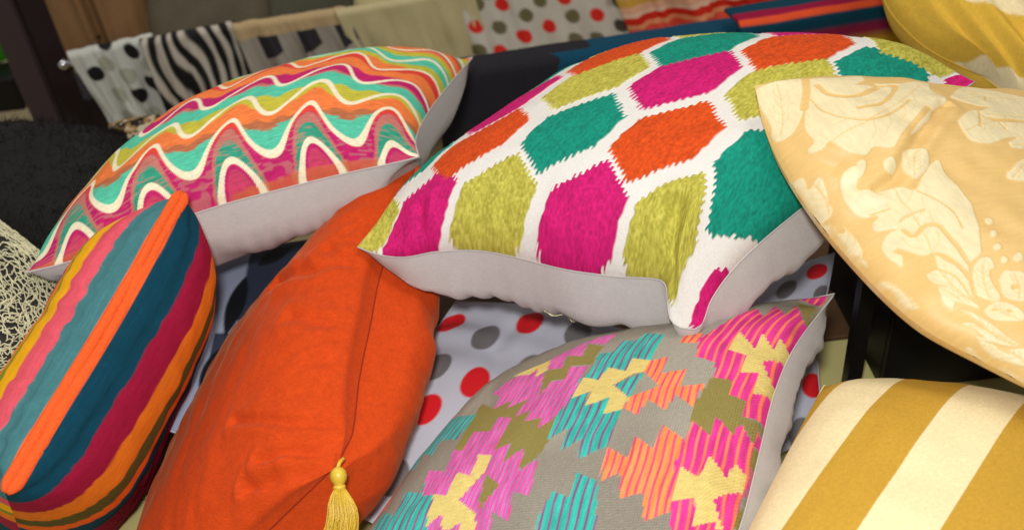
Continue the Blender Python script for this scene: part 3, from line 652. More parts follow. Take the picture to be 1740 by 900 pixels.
SH['kilim'].fields += [ripple(9, .003, .06, 53, 'rig'), lambda u, v: .008*np.exp(-((u-.925)/.03)**2-((v-.25)/.05)**2)]
SH['kilim'].bfields += [ripple(6, .008, .2, 54, 'rig'), ripple(17, .003, .1, 55, 'rig')]
SH['mustard2'].fields += [ripple(7, .010, .30, 63, 'bot'), ripple(4, .008, .5, 64, 'bot')]
SH['polka'].fields += [ripple(5, .004, .25, 73, 'lef')]
SH['polka'].creases += [([(.30, .98), (.26, .72), (.36, .55)], .03, .003)]

for _k, _a in (('orange', .0011), ('hex', .0006), ('kilim', .0007), ('damask', .0007), ('mustard', .0006), ('stripe', .0008), ('wave', .0007)):
    for _L in (SH[_k].fields, SH[_k].bfields):
        _L.append(lambda u, v, a=_a, sd=len(_k): a*lumps(u, v*.6, 300+sd, (9, 14, 21), .8)*(.4+1.2*vnoise(u*4, v*4, 50+sd)))
# ---- hexagon cushion, on top of the heap
m_hex = cloth('chenille on white cotton', None, rough=.85, sheen=.18, weave=(520, 520), bump=.3, grain=.12, streak=(40, 300), streak_amt=.06, spec=.2)
hexc, s = build('hex', 'cushion', 'white cushion with magenta, lime, orange and teal chenille hexagons lying on top of the heap', [m_hex], dye_hex, 540)
back(hexc, s, satin); seam(hexc, s, satin, .0014)
P, u, v = s.grid(161, 161, -1)
Q = np.array([P[8, 74], P[13, 76], P[18, 78]]) + camv(0, .0, -.002)
for dx in (0, .0026):
    w = curve([Q[0]+camv(dx, 0, -.002), Q[1]+camv(-dx*1.5, -.003, -.004), Q[2]+camv(dx*2, -.004, -.003), Q[2]+camv(.010+dx, -.014, -.004)], 24)
    link('loose_thread', tube_mesh('thread', w, .0006, 5), hexc, cloth('cream thread', (225, 215, 170), weave=(10, 10)))

# ---- wave cushion
m_wav = cloth('wavy jacquard', None, rough=.75, sheen=.15, weave=(160, 520), bump=.25, grain=.10, streak=(20, 200), streak_amt=.08)
wav, s = build('wave', 'cushion', 'cushion with wavy orange, teal, magenta and cream lines, grey sides, behind the plain orange one', [m_wav], dye_wave, 380)
back(wav, s, satin); seam(wav, s, satin, .0014)

# ---- striped velvet cushion standing on its edge
LB = [(.0125, (226, 92, 40)), (.036, (66, 116, 120)), (.030, (216, 84, 98)), (.030, (238, 172, 22)), (.014, (128, 134, 44)), (.03, (226, 120, 30)), (.05, (150, 30, 60)), (.2, (12, 62, 80))]
RB = [(.0105, (226, 92, 40)), (.043, (10, 60, 78)), (.040, (144, 20, 52)), (.036, (214, 112, 28)), (.026, (84, 76, 34)), (.02, (222, 96, 28)), (.05, (12, 62, 80)), (.2, (140, 18, 50))]
def stripes(side, bands):
    P = SH['stripe'].grid(180, 180, side)[0]
    d = np.linalg.norm(np.diff(P, axis=0), axis=-1); sl = np.vstack([np.zeros((1, 180)), np.cumsum(d, 0)])
    mid = sl[:, 42:138].mean(1, keepdims=True)
    sl = .55*sl + .45*mid
    u = np.linspace(0, 1, 180)[None]; sl = sl + .0014*(vnoise(u*18 + 0*sl, sl*10, 5)-.5)
    return band_dye(sl, bands)*(.9+.2*vnoise(np.linspace(0, 1, 180)[None]*40+0*sl, sl*500, 7))[..., None]
m_vel = cloth('striped velvet', None, rough=.9, sheen=.28, weave=(300, 300), bump=.18, grain=.12, streak=(14, 30), streak_amt=.14, spec=.12)
strp = tag(empty('cushion', .5*(SH['stripe'].e[0][0]+SH['stripe'].e[0][-1])), 'velvet cushion with lengthwise teal, pink, yellow, maroon and orange stripes standing on edge', 'cushion', 'cushions piled on the table')
P, u, v = SH['stripe'].grid(180, 180, 1); link('front_panel', grid_mesh('stripe_front', P, False, uv=np.stack([u, v], -1), col=stripes(1, LB)), strp, m_vel)
P, u, v = SH['stripe'].grid(180, 180, -1); link('back_panel', grid_mesh('stripe_back', P, True, uv=np.stack([u, v], -1), col=stripes(-1, RB)), strp, m_vel)
m_pip = plain('orange velvet piping', (226, 92, 40), rough=.9, noise_scale=260, amt=.22, spec=.12, bump=.5)
e = curve(SH['stripe'].e[0], 140); t = np.linspace(0, 1, 140); nS = SH['stripe'].n
toc = CAM - e.mean(0); toc = toc/np.linalg.norm(toc); sd = np.cross(toc, (e[-1]-e[0])/np.linalg.norm(e[-1]-e[0])); sd /= np.linalg.norm(sd)
for sg, ro in ((1, .0066), (-1, .0062)):
    nick = sum(np.exp(-((t-c)/.006)**2) for c in ((.13, .24, .41, .47, .66, .85, .93) if sg > 0 else (.09, .30, .45, .58, .71, .88)))
    wob = .003*(vnoise(t*9, t*0+sg, 3)-.5) + .0016*(vnoise(t*30, t*0+sg, 9)-.5) - .0007*nick
    rr = ro*(.84+.26*vnoise(t*8, t*0+5*sg, 4)-.06*nick)*np.clip(np.minimum(t, 1-t)/.03+.12, 0, 1)**.5
    off = (.0022*(vnoise(t*7, t*0+2.5, 12)-.5))[:, None]*sd
    link('piping', tube_mesh('piping', e + off - sg*sd[None]*(rr*.80)[:, None] + toc*(-.0026+wob)[:, None], rr, 14, flat=(toc, .62)), strp, m_pip)

# ---- orange velvet cushion and its tassel
m_org = cloth('orange velvet', (196, 66, 17), rough=.9, sheen=.16, weave=(300, 300), bump=.22, grain=.19, streak=(36, 36), streak_amt=.14, world_scale=True, spec=.15, sheen_tint=(1, .55, .3))
org, s = build('orange', 'cushion', 'plain burnt orange velvet cushion with a gold tassel at its corner', [m_org], None, 210)
back(org, s, m_org, 140)
Pg = s.grid(120, 160, 1)[0]; thread = plain('orange seam thread', (140, 40, 10), rough=.9)
for line in (Pg[:, -1], Pg[0, :]): link('seam', tube_mesh('seam', line, .0011, 6), org, thread)
m_gold = plain('gold silk thread', (214, 176, 52), rough=.38, noise_scale=500, amt=.18, spec=.6)
tq = at(574, 790, 1.105)
tas = link('tassel', tube_mesh('tassel_cord', curve([tq+camv(.004, .005, .012), tq+camv(.002, .003, .002), tq+camv(0, -.003, -.004)], 12), .0022, 8), org, m_gold)
def lathe(pts, axis, prof, sides=20, rib=.0):
    a = axis/np.linalg.norm(axis); x = np.cross(a, [0.2, .9, .3]); x /= np.linalg.norm(x); y = np.cross(a, x); V = []; F = []
    for i, (h, r) in enumerate(prof):
        for j in range(sides):
            an = 2*math.pi*j/sides; rr = r*(1+rib*math.cos(an*sides/2)); V.append(tuple(pts + a*h + rr*(math.cos(an)*x+math.sin(an)*y)))
    for i in range(len(prof)-1):
        for j in range(sides): F.append((i*sides+j, i*sides+(j+1) % sides, (i+1)*sides+(j+1) % sides, (i+1)*sides+j))
    F.append(tuple(range(sides))[::-1]); F.append(tuple((len(prof)-1)*sides+j for j in range(sides)))
    me = bpy.data.meshes.new('lathe'); me.from_pydata(V, [], F); me.polygons.foreach_set('use_smooth', np.ones(len(F), bool)); me.update(); return me
ax = camv(.10, -1, -.10)
h0 = tq + camv(.001, -.001, -.006)
def sub(name, me, part, mat):
    o = bpy.data.objects.new(name, me); COL.objects.link(o); me.materials.append(mat); o.parent = part
    o.matrix_parent_inverse = Matrix.Translation(-Vector(org.location)); return o
def child_of_part(name, me, part, mat):
    o = bpy.data.objects.new(name, me); COL.objects.link(o); me.materials.append(mat)
    o.parent = part; return o
child_of_part('head', lathe(h0, ax, [(-.001, .002), (.001, .0052), (.004, .0078), (.009, .0090), (.014, .0080), (.018, .0056), (.020, .0048)], 44, .07), tas, m_gold)
child_of_part('binding', lathe(h0, ax, [(.0185, .0050), (.0195, .0066), (.0215, .0070), (.0235, .0066), (.0245, .0050)]), tas, m_gold)
rnd = random.Random(5); V = []; F = []
a = ax/np.linalg.norm(ax); x = np.cross(a, [0.2, .9, .3]); x /= np.linalg.norm(x); y = np.cross(a, x)
for i in range(260):
    th = rnd.uniform(0, 6.283); r0 = .0052*math.sqrt(rnd.random()); sp = rnd.uniform(.005, .0145); L = rnd.uniform(.050, .072)
    d = math.cos(th)*x + math.sin(th)*y; sway = camv(.006, 0, 0)*rnd.uniform(.2, 1.1)
    pts = [h0 + a*.022 + d*r0, h0 + a*.034 + d*(r0+sp*.55), h0 + a*.052 + d*(r0+sp*.9) + sway*.3, h0 + a*(.022+L) + d*(r0+sp*(.9+rnd.uniform(-.5, .55))) + sway*-1.2]
    me = tube_mesh('s', curve(pts, 9), .00055, 4); o = len(V)
    V += [tuple(q.co) for q in me.vertices]; F += [tuple(o+k for k in p.vertices) for p in me.polygons]; bpy.data.meshes.remove(me)
me = bpy.data.meshes.new('skirt'); me.from_pydata(V, [], F); me.polygons.foreach_set('use_smooth', np.ones(len(F), bool)); me.update()
tag(child_of_part('skirt', me, tas, m_gold), kind='stuff')

# ---- kilim cushion
m_kil = cloth('kilim weave', None, rough=.8, sheen=.1, weave=(330, 330), bump=.45, grain=.16, streak=(120, 30), streak_amt=.08, spec=.25, twill=(46, .07))
kil, s = build('kilim', 'cushion', 'cushion with pink, teal and orange zigzag kilim motifs on taupe weave, front centre', [m_kil], dye_kilim, 480)
back(kil, s, satin); seam(kil, s, satin, .0014)

# ---- damask cushion
m_dam = cloth('gold damask', None, rough=.46, sheen=.2, weave=(420, 420), bump=.08, grain=.06, streak=(30, 90), streak_amt=.04, spec=.45)
dam, s = build('damask', 'cushion', 'gold damask cushion with cream scrolling leaves overlapping the hexagon one', [m_dam], lambda u, v: (lambda r: (r[0], r[1]*.0011))(dye_damask(u, v)), 430)
back(dam, s, m_dam, 160, lambda u, v: dye_damask(1-u, v)[0])

# ---- mustard and cream striped cushions
MU, CR = (186, 144, 52), (228, 210, 164)
def dye_mus2(u, v):
    b = .052 + .0*u; b = .068-.10*u; tb = .246 + np.maximum(.22-u, 0)*.9 - .19*np.maximum(u-.22, 0); a = smooth(b-.004, b+.004, v)*smooth(tb+.004, tb-.004, v); a = np.maximum(a, smooth(tb+.2, tb+.21, v)*smooth(tb+.4, tb+.39, v)); a = np.maximum(a, smooth(tb+.6, tb+.61, v))
    return mixc(fill(u.shape, CR), fill(u.shape, (208, 168, 62)), a)*(.93+.14*vnoise(u*130, v*130, 2))[..., None]
m_mus = cloth('brushed striped cotton', None, rough=.92, sheen=.2, weave=(300, 300), bump=.2, grain=.10, streak=(20, 20), streak_amt=.06, spec=.12)
m_crm = cloth('cream cotton', CR, rough=.92, sheen=.2)
def stripe_source(N, L):
    a = N.new('ShaderNodeAttribute'); a.attribute_name = 'across'
    f = N.new('ShaderNodeMath'); f.operation = 'FRACT'; L.new(a.outputs['Fac'], f.inputs[0])
    r = N.new('ShaderNodeValToRGB'); L.new(f.outputs[0], r.inputs[0]); e = r.color_ramp.elements
    e[0].position = 0.0; e[0].color = (*lin(MU), 1); e[1].position = .497; e[1].color = (*lin(MU), 1)
    for p, c in ((.503, CR), (.997, CR), (1.0, MU)): n = e.new(p); n.color = (*lin(c), 1)
    return r.outputs[0]
m_mst = cloth('mustard striped cotton', stripe_source, rough=.92, sheen=.2, weave=(300, 300), bump=.25, grain=.16, streak=(90, 90), streak_amt=.10, spec=.12)
s = SH['mustard']; mus = tag(empty('cushion', s.grid(3, 3, 1)[0].reshape(-1, 3).mean(0)), 'mustard and cream striped cushion at the front right corner, below the damask one', 'cushion', 'cushions piled on the table')
P, u, v = s.grid(180, 180, 1)
link('front_panel', grid_mesh('mustard_front', P, False, uv=np.stack([u, v], -1), attrs={'across': (lambda t: (t - .010*smooth(0, -.085, t) - .04)/.325 + 4)(u - .175*v - .03*np.exp(-(1-v)/.08))}), mus, m_mst)
back(mus, s, m_crm); seam(mus, s, m_crm)
mu2, s = build('mustard2', 'cushion', 'mustard and cream striped cushion with soft vertical folds behind the hexagon and damask ones', [m_mus], dye_mus2, 180)
m_ocr = cloth('mustard cotton', (208, 168, 62), rough=.92, sheen=.2)
back(mu2, s, m_ocr); seam(mu2, s, m_ocr)

# ---- polka dot cushions under the heap
def dots(u, v, L, rx, ry, base, cols):
    col = fill(u.shape, base)
    for c, (a, b) in L: col = mixc(col, np.zeros_like(col)+lin(cols[c]), smooth(1.07, .93, np.hypot((u-a)/rx, (v-b)/ry)))
    return col
PC = {'r': (206, 24, 32), 'g': (108, 104, 104)}
PL = [('r', (.044, .858)), ('g', (.206, .778)), ('r', (.323, .89)), ('g', (.501, .886)), ('g', (.106, .609)), ('r', (.261, .565)), ('g', (.407, .679)), ('r', (.156, .419)),
      ('r', (.60, .74)), ('g', (.72, .86)), ('g', (.56, .50)), ('r', (.42, .40)), ('g', (.30, .30)), ('r', (.75, .55)), ('g', (.88, .65)), ('r', (.90, .88)), ('g', (.70, .33)), ('r', (.55, .20)), ('g', (.16, .15)), ('r', (.86, .40))]
m_pol = cloth('printed cotton', None, rough=.7, sheen=.05, weave=(400, 400), bump=.08, grain=.05, streak=(8, 8), streak_amt=.03)
m_whi = cloth('white cotton', (186, 186, 196), rough=.7, sheen=.05)
pol, s = build('polka', 'cushion', 'white cushion with red and grey polka dots under the hexagon one, beside the orange one', [m_pol], lambda u, v: dots(u, v, PL, .045, .066, (186, 186, 197), PC), 260)
back(pol, s, m_whi); seam(pol, s, m_whi)
SH['polka2'] = Surf(ptz([(1120,800,1.36),(1260,790,1.34),(1400,735,1.33)]), ptz([(1400,735,1.33),(1390,600,1.42),(1418,430,1.55)]), ptz([(1190,500,1.58),(1300,470,1.57),(1418,430,1.55)]), ptz([(1120,800,1.36),(1160,650,1.47),(1190,500,1.58)]), .03, .05)
pol2, s = build('polka2', 'cushion', 'white and red dotted cushion peeping out to the right of the kilim one', [m_pol], lambda u, v: dots(u, v, [('r', (.90, .88)), ('g', (.99, .72)), ('r', (.965, .22)), ('g', (.70, .80)), ('r', (.74, .5)), ('g', (.86, .03)), ('r', (.5, .7)), ('g', (.5, .3))], .075, .06, (182, 182, 194), PC), 140)
back(pol2, s, m_whi); seam(pol2, s, m_whi)

# ---- navy leaf print cushion between the striped and the orange one
SH['leaf'] = Surf(ptz([(250,720,1.36),(400,760,1.36),(560,760,1.36)]), ptz([(560,760,1.36),(600,560,1.5),(640,390,1.66)]), ptz([(310,440,1.64),(450,420,1.66),(640,390,1.66)]), ptz([(250,720,1.36),(290,560,1.5),(310,440,1.64)]), .03, .04)
def dye_leaf(u, v):
    col = fill(u.shape, (150, 156, 178)); ink = lin((14, 16, 22))
    col = mixc(col, fill(u.shape, (48, 54, 72)), np.maximum(smooth(.375, .385, u+.05*(v-.6))*smooth(.49, .50, v), smooth(.44, .43, v)*smooth(.27, .28, u)))
    for a, b, th, L, w in ((.355, .585, 1.45, .17, .050), (.60, .62, 1.5, .2, .06), (.12, .60, 1.4, .18, .05), (.50, .88, .7, .10, .05), (.30, .25, 1.3, .12, .05), (.75, .8, 1.2, .16, .06)):
        x = (u-a)*math.cos(th)+(v-b)*math.sin(th); y = -(u-a)*math.sin(th)+(v-b)*math.cos(th)
        col = mixc(col, np.zeros_like(col)+ink, smooth(.006, -.006, np.abs(y)-w*np.clip(1-(x/L)**2, 0, 1)+.02*(np.abs(x) > L)))
    return col
lea, s = build('leaf', 'cushion', 'pale grey cushion with dark navy leaf print, wedged between the striped and orange ones', [m_pol], dye_leaf, 160)
back(lea, s, m_whi); seam(lea, s, m_whi)

# ---- black fur cushion, left
SH['fur'] = Surf(ptz([(-160,420,1.62),(0,470,1.55),(140,440,1.52),(230,350,1.56)]), ptz([(230,350,1.56),(225,280,1.68),(215,225,1.80)]), ptz([(-150,235,1.92),(40,215,1.88),(215,225,1.80)]), ptz([(-160,420,1.62),(-150,235,1.92)]), .05, .08)
SH['fur'].fields.append(lambda u, v: .006*lumps(u, v, 91))
m_fur = cloth('black fur', (20, 18, 16), rough=.8, sheen=.04, weave=(160, 160), bump=.6, streak=(14, 14), streak_amt=.3, sheen_tint=(.3, .25, .2))
fur, s = build('fur', 'cushion', 'shaggy black fur cushion on the left beside the dark panel', [m_fur], None, 160)
back(fur, s, m_fur)
r_ = np.random.RandomState(3); P, u, v = s.grid(200, 200, 1); V = []; F = []
for i in range(7000):
    a, b = r_.randint(2, 198), r_.randint(2, 198); p = P[a, b]; d = s.n*.012 + r_.normal(0, .008, 3) + camv(.006, -.006, 0); w = np.cross(d, r_.normal(size=3)); w *= .0006/np.linalg.norm(w)
    k = len(V); V += [tuple(p-w), tuple(p+w), tuple(p+d)]; F.append((k, k+1, k+2))
me = bpy.data.meshes.new('fur'); me.from_pydata(V, [], F); me.update(); tag(link('fur', me, fur, m_fur), kind='stuff')

# ---- cushion wrapped in string netting, far left
SH['net'] = Surf(ptz([(-240,640,1.30),(-60,680,1.26),(90,620,1.28)]), ptz([(90,620,1.28),(110,540,1.36),(115,470,1.44)]), ptz([(-220,380,1.56),(-60,350,1.56),(20,395,1.50),(115,470,1.44)]), ptz([(-240,640,1.30),(-220,380,1.56)]), .05, .06)
m_net0 = cloth('charcoal lining', (46, 44, 42), rough=.9)
net, s = build('net', 'cushion', 'dark cushion covered in tangled cream string netting at the left edge', [m_net0], None, 100)
back(net, s, m_net0)
V = []; F = []
P, u, v = s.grid(200, 200, 1)
for i in range(760):
    a, b = r_.uniform(.30, 1), r_.uniform(0, 1); th = r_.uniform(0, 6.283); pts = []
    for k in range(9):
        ia, ib = int(np.clip(b, 0, 1)*199), int(np.clip(a, 0, 1)*199); pts.append(P[ia, ib] + s.n*r_.uniform(.001, .006)); th += r_.normal(0, .55); a += .016*math.cos(th); b += .016*math.sin(th)
    pts = np.asarray(pts)
    if np.linalg.norm(np.diff(pts, axis=0), axis=1).min() < .0015: continue
    me = tube_mesh('t', curve(pts, 16), r_.uniform(.0006, .0011), 4); o = len(V)
    V += [tuple(q.co) for q in me.vertices]; F += [tuple(o+k for k in p.vertices) for p in me.polygons]; bpy.data.meshes.remove(me)
me = bpy.data.meshes.new('netting'); me.from_pydata(V, [], F); me.update()
tag(link('netting', me, net, plain('cream string', (206, 200, 164), rough=.7, noise_scale=20, amt=.25)), kind='stuff')

# ---- leopard print cushion, only a sliver shows
SH['leo'] = Surf(ptz([(170,300,1.86),(260,330,1.84),(360,300,1.86)]), ptz([(360,300,1.86),(340,190,2.05)]), ptz([(185,208,2.03),(260,200,2.05),(340,190,2.05)]), ptz([(170,300,1.86),(185,208,2.03)]), .03, .04)
def dye_leo(u, v):
    a = vnoise(u*16, v*16, 3); b = vnoise(u*24, v*24, 8)
    col = mixc(fill(u.shape, (150, 118, 70)), fill(u.shape, (24, 18, 14)), smooth(.42, .5, a)); return mixc(col, fill(u.shape, (190, 176, 148)), smooth(.62, .7, b))
leo, s = build('leo', 'cushion', 'brown leopard print cushion showing below the dotted cloth on the rail', [m_pol], dye_leo, 120)
back(leo, s, m_fur)

# ------------------------------------------------------------------ the table and what stands about it
ZT = .42
m_pale = plain('pale limed wood', (196, 186, 122), rough=.6, noise_scale=9, amt=.08)
m_brown = plain('brown wood', (84, 60, 38), rough=.6, noise_scale=14, amt=.2)
m_black = plain('black lacquer', (14, 13, 13), rough=.45, noise_scale=20, amt=.1)
yb = at(1430, 572, 1.535)[1]
tbl = tag(empty('display_table', (0, .9, 0)), 'pale and brown wooden display table under the heap of cushions', 'table')
for k in range(4):
    y1 = yb - k*.16; link('board', box_mesh('board', (0, y1-.08, ZT-.015), (1.1, 0, 0), (0, .0785, 0), (0, 0, .015), .002), tbl, m_pale)
for k in range(2):
    y0 = yb + k*.14; link('board', box_mesh('board', (0, y0+.07, ZT-.011), (1.1, 0, 0), (0, .0685, 0), (0, 0, .015), .002), tbl, m_brown)
for x in (-1.0, 1.0):
    for y in (yb-.55, yb+.2): link('leg', box_mesh('leg', (x, y, ZT/2-.018), (.03, 0, 0), (0, .03, 0), (0, 0, ZT/2-.018), .003), tbl, m_black)
p = at(1442, 650, 1.43)
link_o = link('black_post', box_mesh('post', (p[0]+.008, p[1]+.01, ZT+.22), (.0105, 0, 0), (0, .0105, 0), (0, 0, .215), .0015), None, m_black)
tag(link_o, 'thin black metal post standing on the table behind the damask cushion', 'post')
p = at(1502, 640, 1.42)
crate = tag(empty('black_crate', (p[0]+.2, p[1]+.13, ZT)), 'black wooden crate between the two cushions at the right', 'crate')
for nm, c, ax_, ay_, az_ in (('side_panel', (p[0]+.2, p[1]+.006, ZT+.125), (.2, 0, 0), (0, .006, 0), (0, 0, .12)), ('side_panel', (p[0]+.2, p[1]+.254, ZT+.125), (.2, 0, 0), (0, .006, 0), (0, 0, .12)),
    ('end_panel', (p[0]+.006, p[1]+.13, ZT+.125), (.006, 0, 0), (0, .117, 0), (0, 0, .1195)), ('end_panel', (p[0]+.394, p[1]+.13, ZT+.125), (.006, 0, 0), (0, .117, 0), (0, 0, .1195))):
    link(nm, box_mesh(nm, c, ax_, ay_, az_, .002), crate, m_black)

# ------------------------------------------------------------------ floor and the displays behind
m_floor = plain('beige laminate', (168, 152, 112), rough=.5, noise_scale=3, amt=.12)
me = box_mesh('floor', (0, 4, -.02), (9, 0, 0), (0, 9, 0), (0, 0, .02), 0); tag(link('floor', me, None, m_floor), kind='structure')

def hang(name, label, cat, TL, TR, BL, BR, dye=None, mat=None, wavy=.020, seed=1, fold=.03, n=96, group='cloths hung on the rail', thick=.0025):
    """cloth hung over the rail: the top curls back over it"""
    a, b, c, d = (at(*q) for q in (TL, TR, BL, BR))
    u = np.linspace(0, 1, n)[None, :, None]; v = np.linspace(0, 1, n)[:, None, None]
    G = (1-u)*(1-v)*a + u*(1-v)*b + (1-u)*v*c + u*v*d
    nn = np.cross(b-a, c-a); nn /= np.linalg.norm(nn)
    if nn @ (CAM-a) < 0: nn = -nn
    U, V_ = u[..., 0]+0*v[..., 0], v[..., 0]+0*u[..., 0]
    G = G + nn*((wavy*lumps(U*2.0, V_*.25, seed)*(.3+V_))[..., None])
    k = 8; th = np.linspace(0, math.pi*.8, k+1)[1:]; up = (a-c)/np.linalg.norm(a-c)
    roll = [G[0] + up*(.012*math.sin(t)) - nn*(.012*(1-math.cos(t))) for t in th[::1]]
    tail = [roll[-1] - np.array([0, 0, .018])*j for j in (1, 2, 3)]
    P = np.concatenate([np.stack(tail[::-1] + roll[::-1]), G])
    col = None
    if dye is not None:
        vv = np.concatenate([np.linspace(-.25, 0, len(P)-n, endpoint=False), np.linspace(0, 1, n)]); uu, vv = np.meshgrid(np.linspace(0, 1, n), vv); col = dye(uu, vv)
    me = solid(name, P[:, ::-1] if np.cross(b-a, a-c) @ (CAM-a) < 0 else P, thick, None if col is None else (col[:, ::-1] if np.cross(b-a, a-c) @ (CAM-a) < 0 else col))
    o = link(name, me, None, mat or m_pol); return tag(o, label, cat, group)

def ldots(L, base, cols, rx, ry): return lambda u, v: dots(u, v, L, rx, ry, base, cols)
BK = {'k': (20, 18, 18), 'g': (166, 166, 150), 'r': (206, 36, 24), 'o': (104, 96, 66), 'd': (66, 60, 52)}
hang('hanging_cloth', 'white cloth with black and grey dots at the left end of the rail', 'cloth', (118,101,2.30), (262,70,2.33), (186,212,2.42), (330,195,2.46),
     ldots([('k', (.70, .06)), ('k', (.19, .25)), ('k', (.52, .62)), ('k', (.74, .50)), ('k', (.93, .86)), ('g', (.36, .16)), ('g', (.52, .34)), ('g', (.83, .24)), ('g', (.30, .60)), ('g', (.30, .93)), ('g', (.55, .93)), ('g', (.80, .86)), ('g', (.98, .5)), ('k', (.45, -.12))], (196, 196, 188), BK, .085, .105), seed=3)
def dye_zebra(u, v):
    w = u*7.5 + .35*np.sin(v*5+u*5) + .9*vnoise(u*5, v*2.2, 6)
    a = smooth(.08, -.08, np.abs((w % 1.0)-.5) - (.20+.16*vnoise(u*7, v*5, 4)))
    return mixc(fill(u.shape, (184, 176, 162)), fill(u.shape, (20, 18, 17)), a)
hang('hanging_cloth', 'black and grey zebra striped cloth hanging on the rail', 'cloth', (240,80,2.305), (402,50,2.35), (302,235,2.46), (470,190,2.50), dye_zebra, seed=5)
def dye_cube(u, v):
    x = u*3.0; k = x % 1.0; vv = v*1.6+.0; sk = (vv + .35*(k-.5)) % 1.0
    col = fill(u.shape, (150, 142, 130)); col = mixc(col, fill(u.shape, (40, 38, 42)), ((k > .5) & (sk > .12) & (sk < .72))*1.0)
    return mixc(col, fill(u.shape, (176, 152, 112)), smooth(.13, .11, v))
hang('hanging_cloth', 'grey cloth with dark cube print hanging between zebra and cream ones', 'cloth', (398,53,2.34), (590,24,2.39), (452,175,2.46), (650,135,2.50), dye_cube, seed=6)
hang('hanging_cloth', 'plain cream cloth hanging beside the red dotted one', 'cloth', (574,30,2.38), (805,-10,2.44), (640,175,2.54), (850,140,2.58), None, cloth('cream linen', (186, 174, 132), rough=.9, weave=(260, 260)), seed=7)
RD = []
for c, x, y in (('r',808,43),('o',846,47),('r',885,60),('r',926,46),('o',963,28),('r',1003,27),('o',966,66),('o',1003,66),('d',1042,45),('o',811,8),('r',852,10),('o',888,26),('o',912,4),('r',846,86),('o',812,82),('r',950,-2),('o',885,92),('r',925,88),('o',1040,5),('r',1030,85)):
    RD.append((c, ((x-775-(y+20)*.27)/265, (y+20+(x-775)*.10)/185)))
hang('hanging_cloth', 'white cloth with red and olive dots hanging at the back', 'cloth', (770,-22,2.43), (1042,-52,2.50), (826,160,2.58), (1100,135,2.62), ldots(RD, (192, 186, 172), BK, .044, .062), seed=8)
def dye_ostr(u, v):
    return band_dye(v + .0*u, [(.16, (232, 150, 90)), (.10, (228, 180, 140)), (.12, (204, 156, 62)), (.10, (226, 170, 136)), (.06, (232, 190, 160)), (.11, (214, 40, 20)), (.07, (236, 150, 104)), (.13, (230, 84, 64)), (.10, (226, 128, 80))])
hang('hanging_cloth', 'orange, red and cream striped cloth at the top, above the teal throw', 'cloth', (1034,-30,2.22), (1300,-72,2.30), (1078,78,2.34), (1345,34,2.42), dye_ostr, seed=9)

m_chr = plain('polished chrome', (205, 205, 210), rough=.12, metallic=1.0, amt=.03)
rl = tag(empty('hanging_rail', at(112, 112, 2.31)), 'chrome rail with a ball end carrying the hanging cloths', 'rail')
ra, rb = at(108, 110, 2.312), at(1330, -80, 2.56)
link('rod', tube_mesh('rod', curve([ra, at(262, 79, 2.352), at(590, 34, 2.41), at(1042, -42, 2.52), rb], 40), .008, 12), rl, m_chr)
import bmesh
bm = bmesh.new(); bmesh.ops.create_uvsphere(bm, u_segments=20, v_segments=14, radius=.013)
for q in bm.verts: q.co = Vector(ra) + q.co
me = bpy.data.meshes.new('ball'); bm.to_mesh(me); bm.free(); me.polygons.foreach_set('use_smooth', np.ones(len(me.polygons), bool)); link('finial', me, rl, m_chr)
link('bracket', tube_mesh('bracket', curve([at(140, 110, 2.318), at(140, 110, 2.318)+np.array([0, .15, 0])], 6), .006, 8), rl, m_chr)

# dark side panel of the shelving at the left
m_pan = plain('dark wenge', (38, 26, 26), rough=.5, noise_scale=12, amt=.2)
m_edge = plain('wenge edge strip', (62, 50, 52), rough=.45, noise_scale=12, amt=.15)
p = at(82, 205, 2.42); g0 = np.array([.45, .89, 0])/1.0
pan = tag(empty('shelf_panel', (p[0], p[1], 0)), 'dark brown upright side panel of the shelving at the upper left', 'panel')
h1 = .62; zc = p[2]-.25+h1
link('panel', box_mesh('panel', p + np.array([.028, .02, 0])+g0*.035 + [0, 0, h1-.25], g0*.035, np.array([.89, -.45, 0])*.012, (0, 0, h1), .003), pan, m_pan)
link('edge_strip', box_mesh('edge', p + np.array([.0, .0, 0]) + [0, 0, h1-.25], np.array([.03, 0, 0]), (0, .012, 0), (0, 0, h1+.003), .003), pan, m_edge)

q0, q1 = at(90, 150, 2.56), at(900, 40, 2.80)
ex_ = q1-q0; ex_[2] = 0; Lx = np.linalg.norm(ex_); ex_ /= Lx; bk_ = np.cross([0, 0, 1], ex_); md = .5*(q0+q1); zs = md[2]-.02
link('shelf_board', box_mesh('shelf_board', (md[0]+bk_[0]*.22, md[1]+bk_[1]*.22, zs), ex_*Lx*.5, bk_*.22, (0, 0, .012), .003), pan, m_pan)
link('gap_shade_board', box_mesh('gap_shade_board', (md[0]+bk_[0]*.03, md[1]+bk_[1]*.03, zs*.5-.008), ex_*Lx*.5, bk_*.012, (0, 0, zs*.5-.006), .003), pan, m_pan)  # dark board added to stand in for the shadow gap behind the cloths
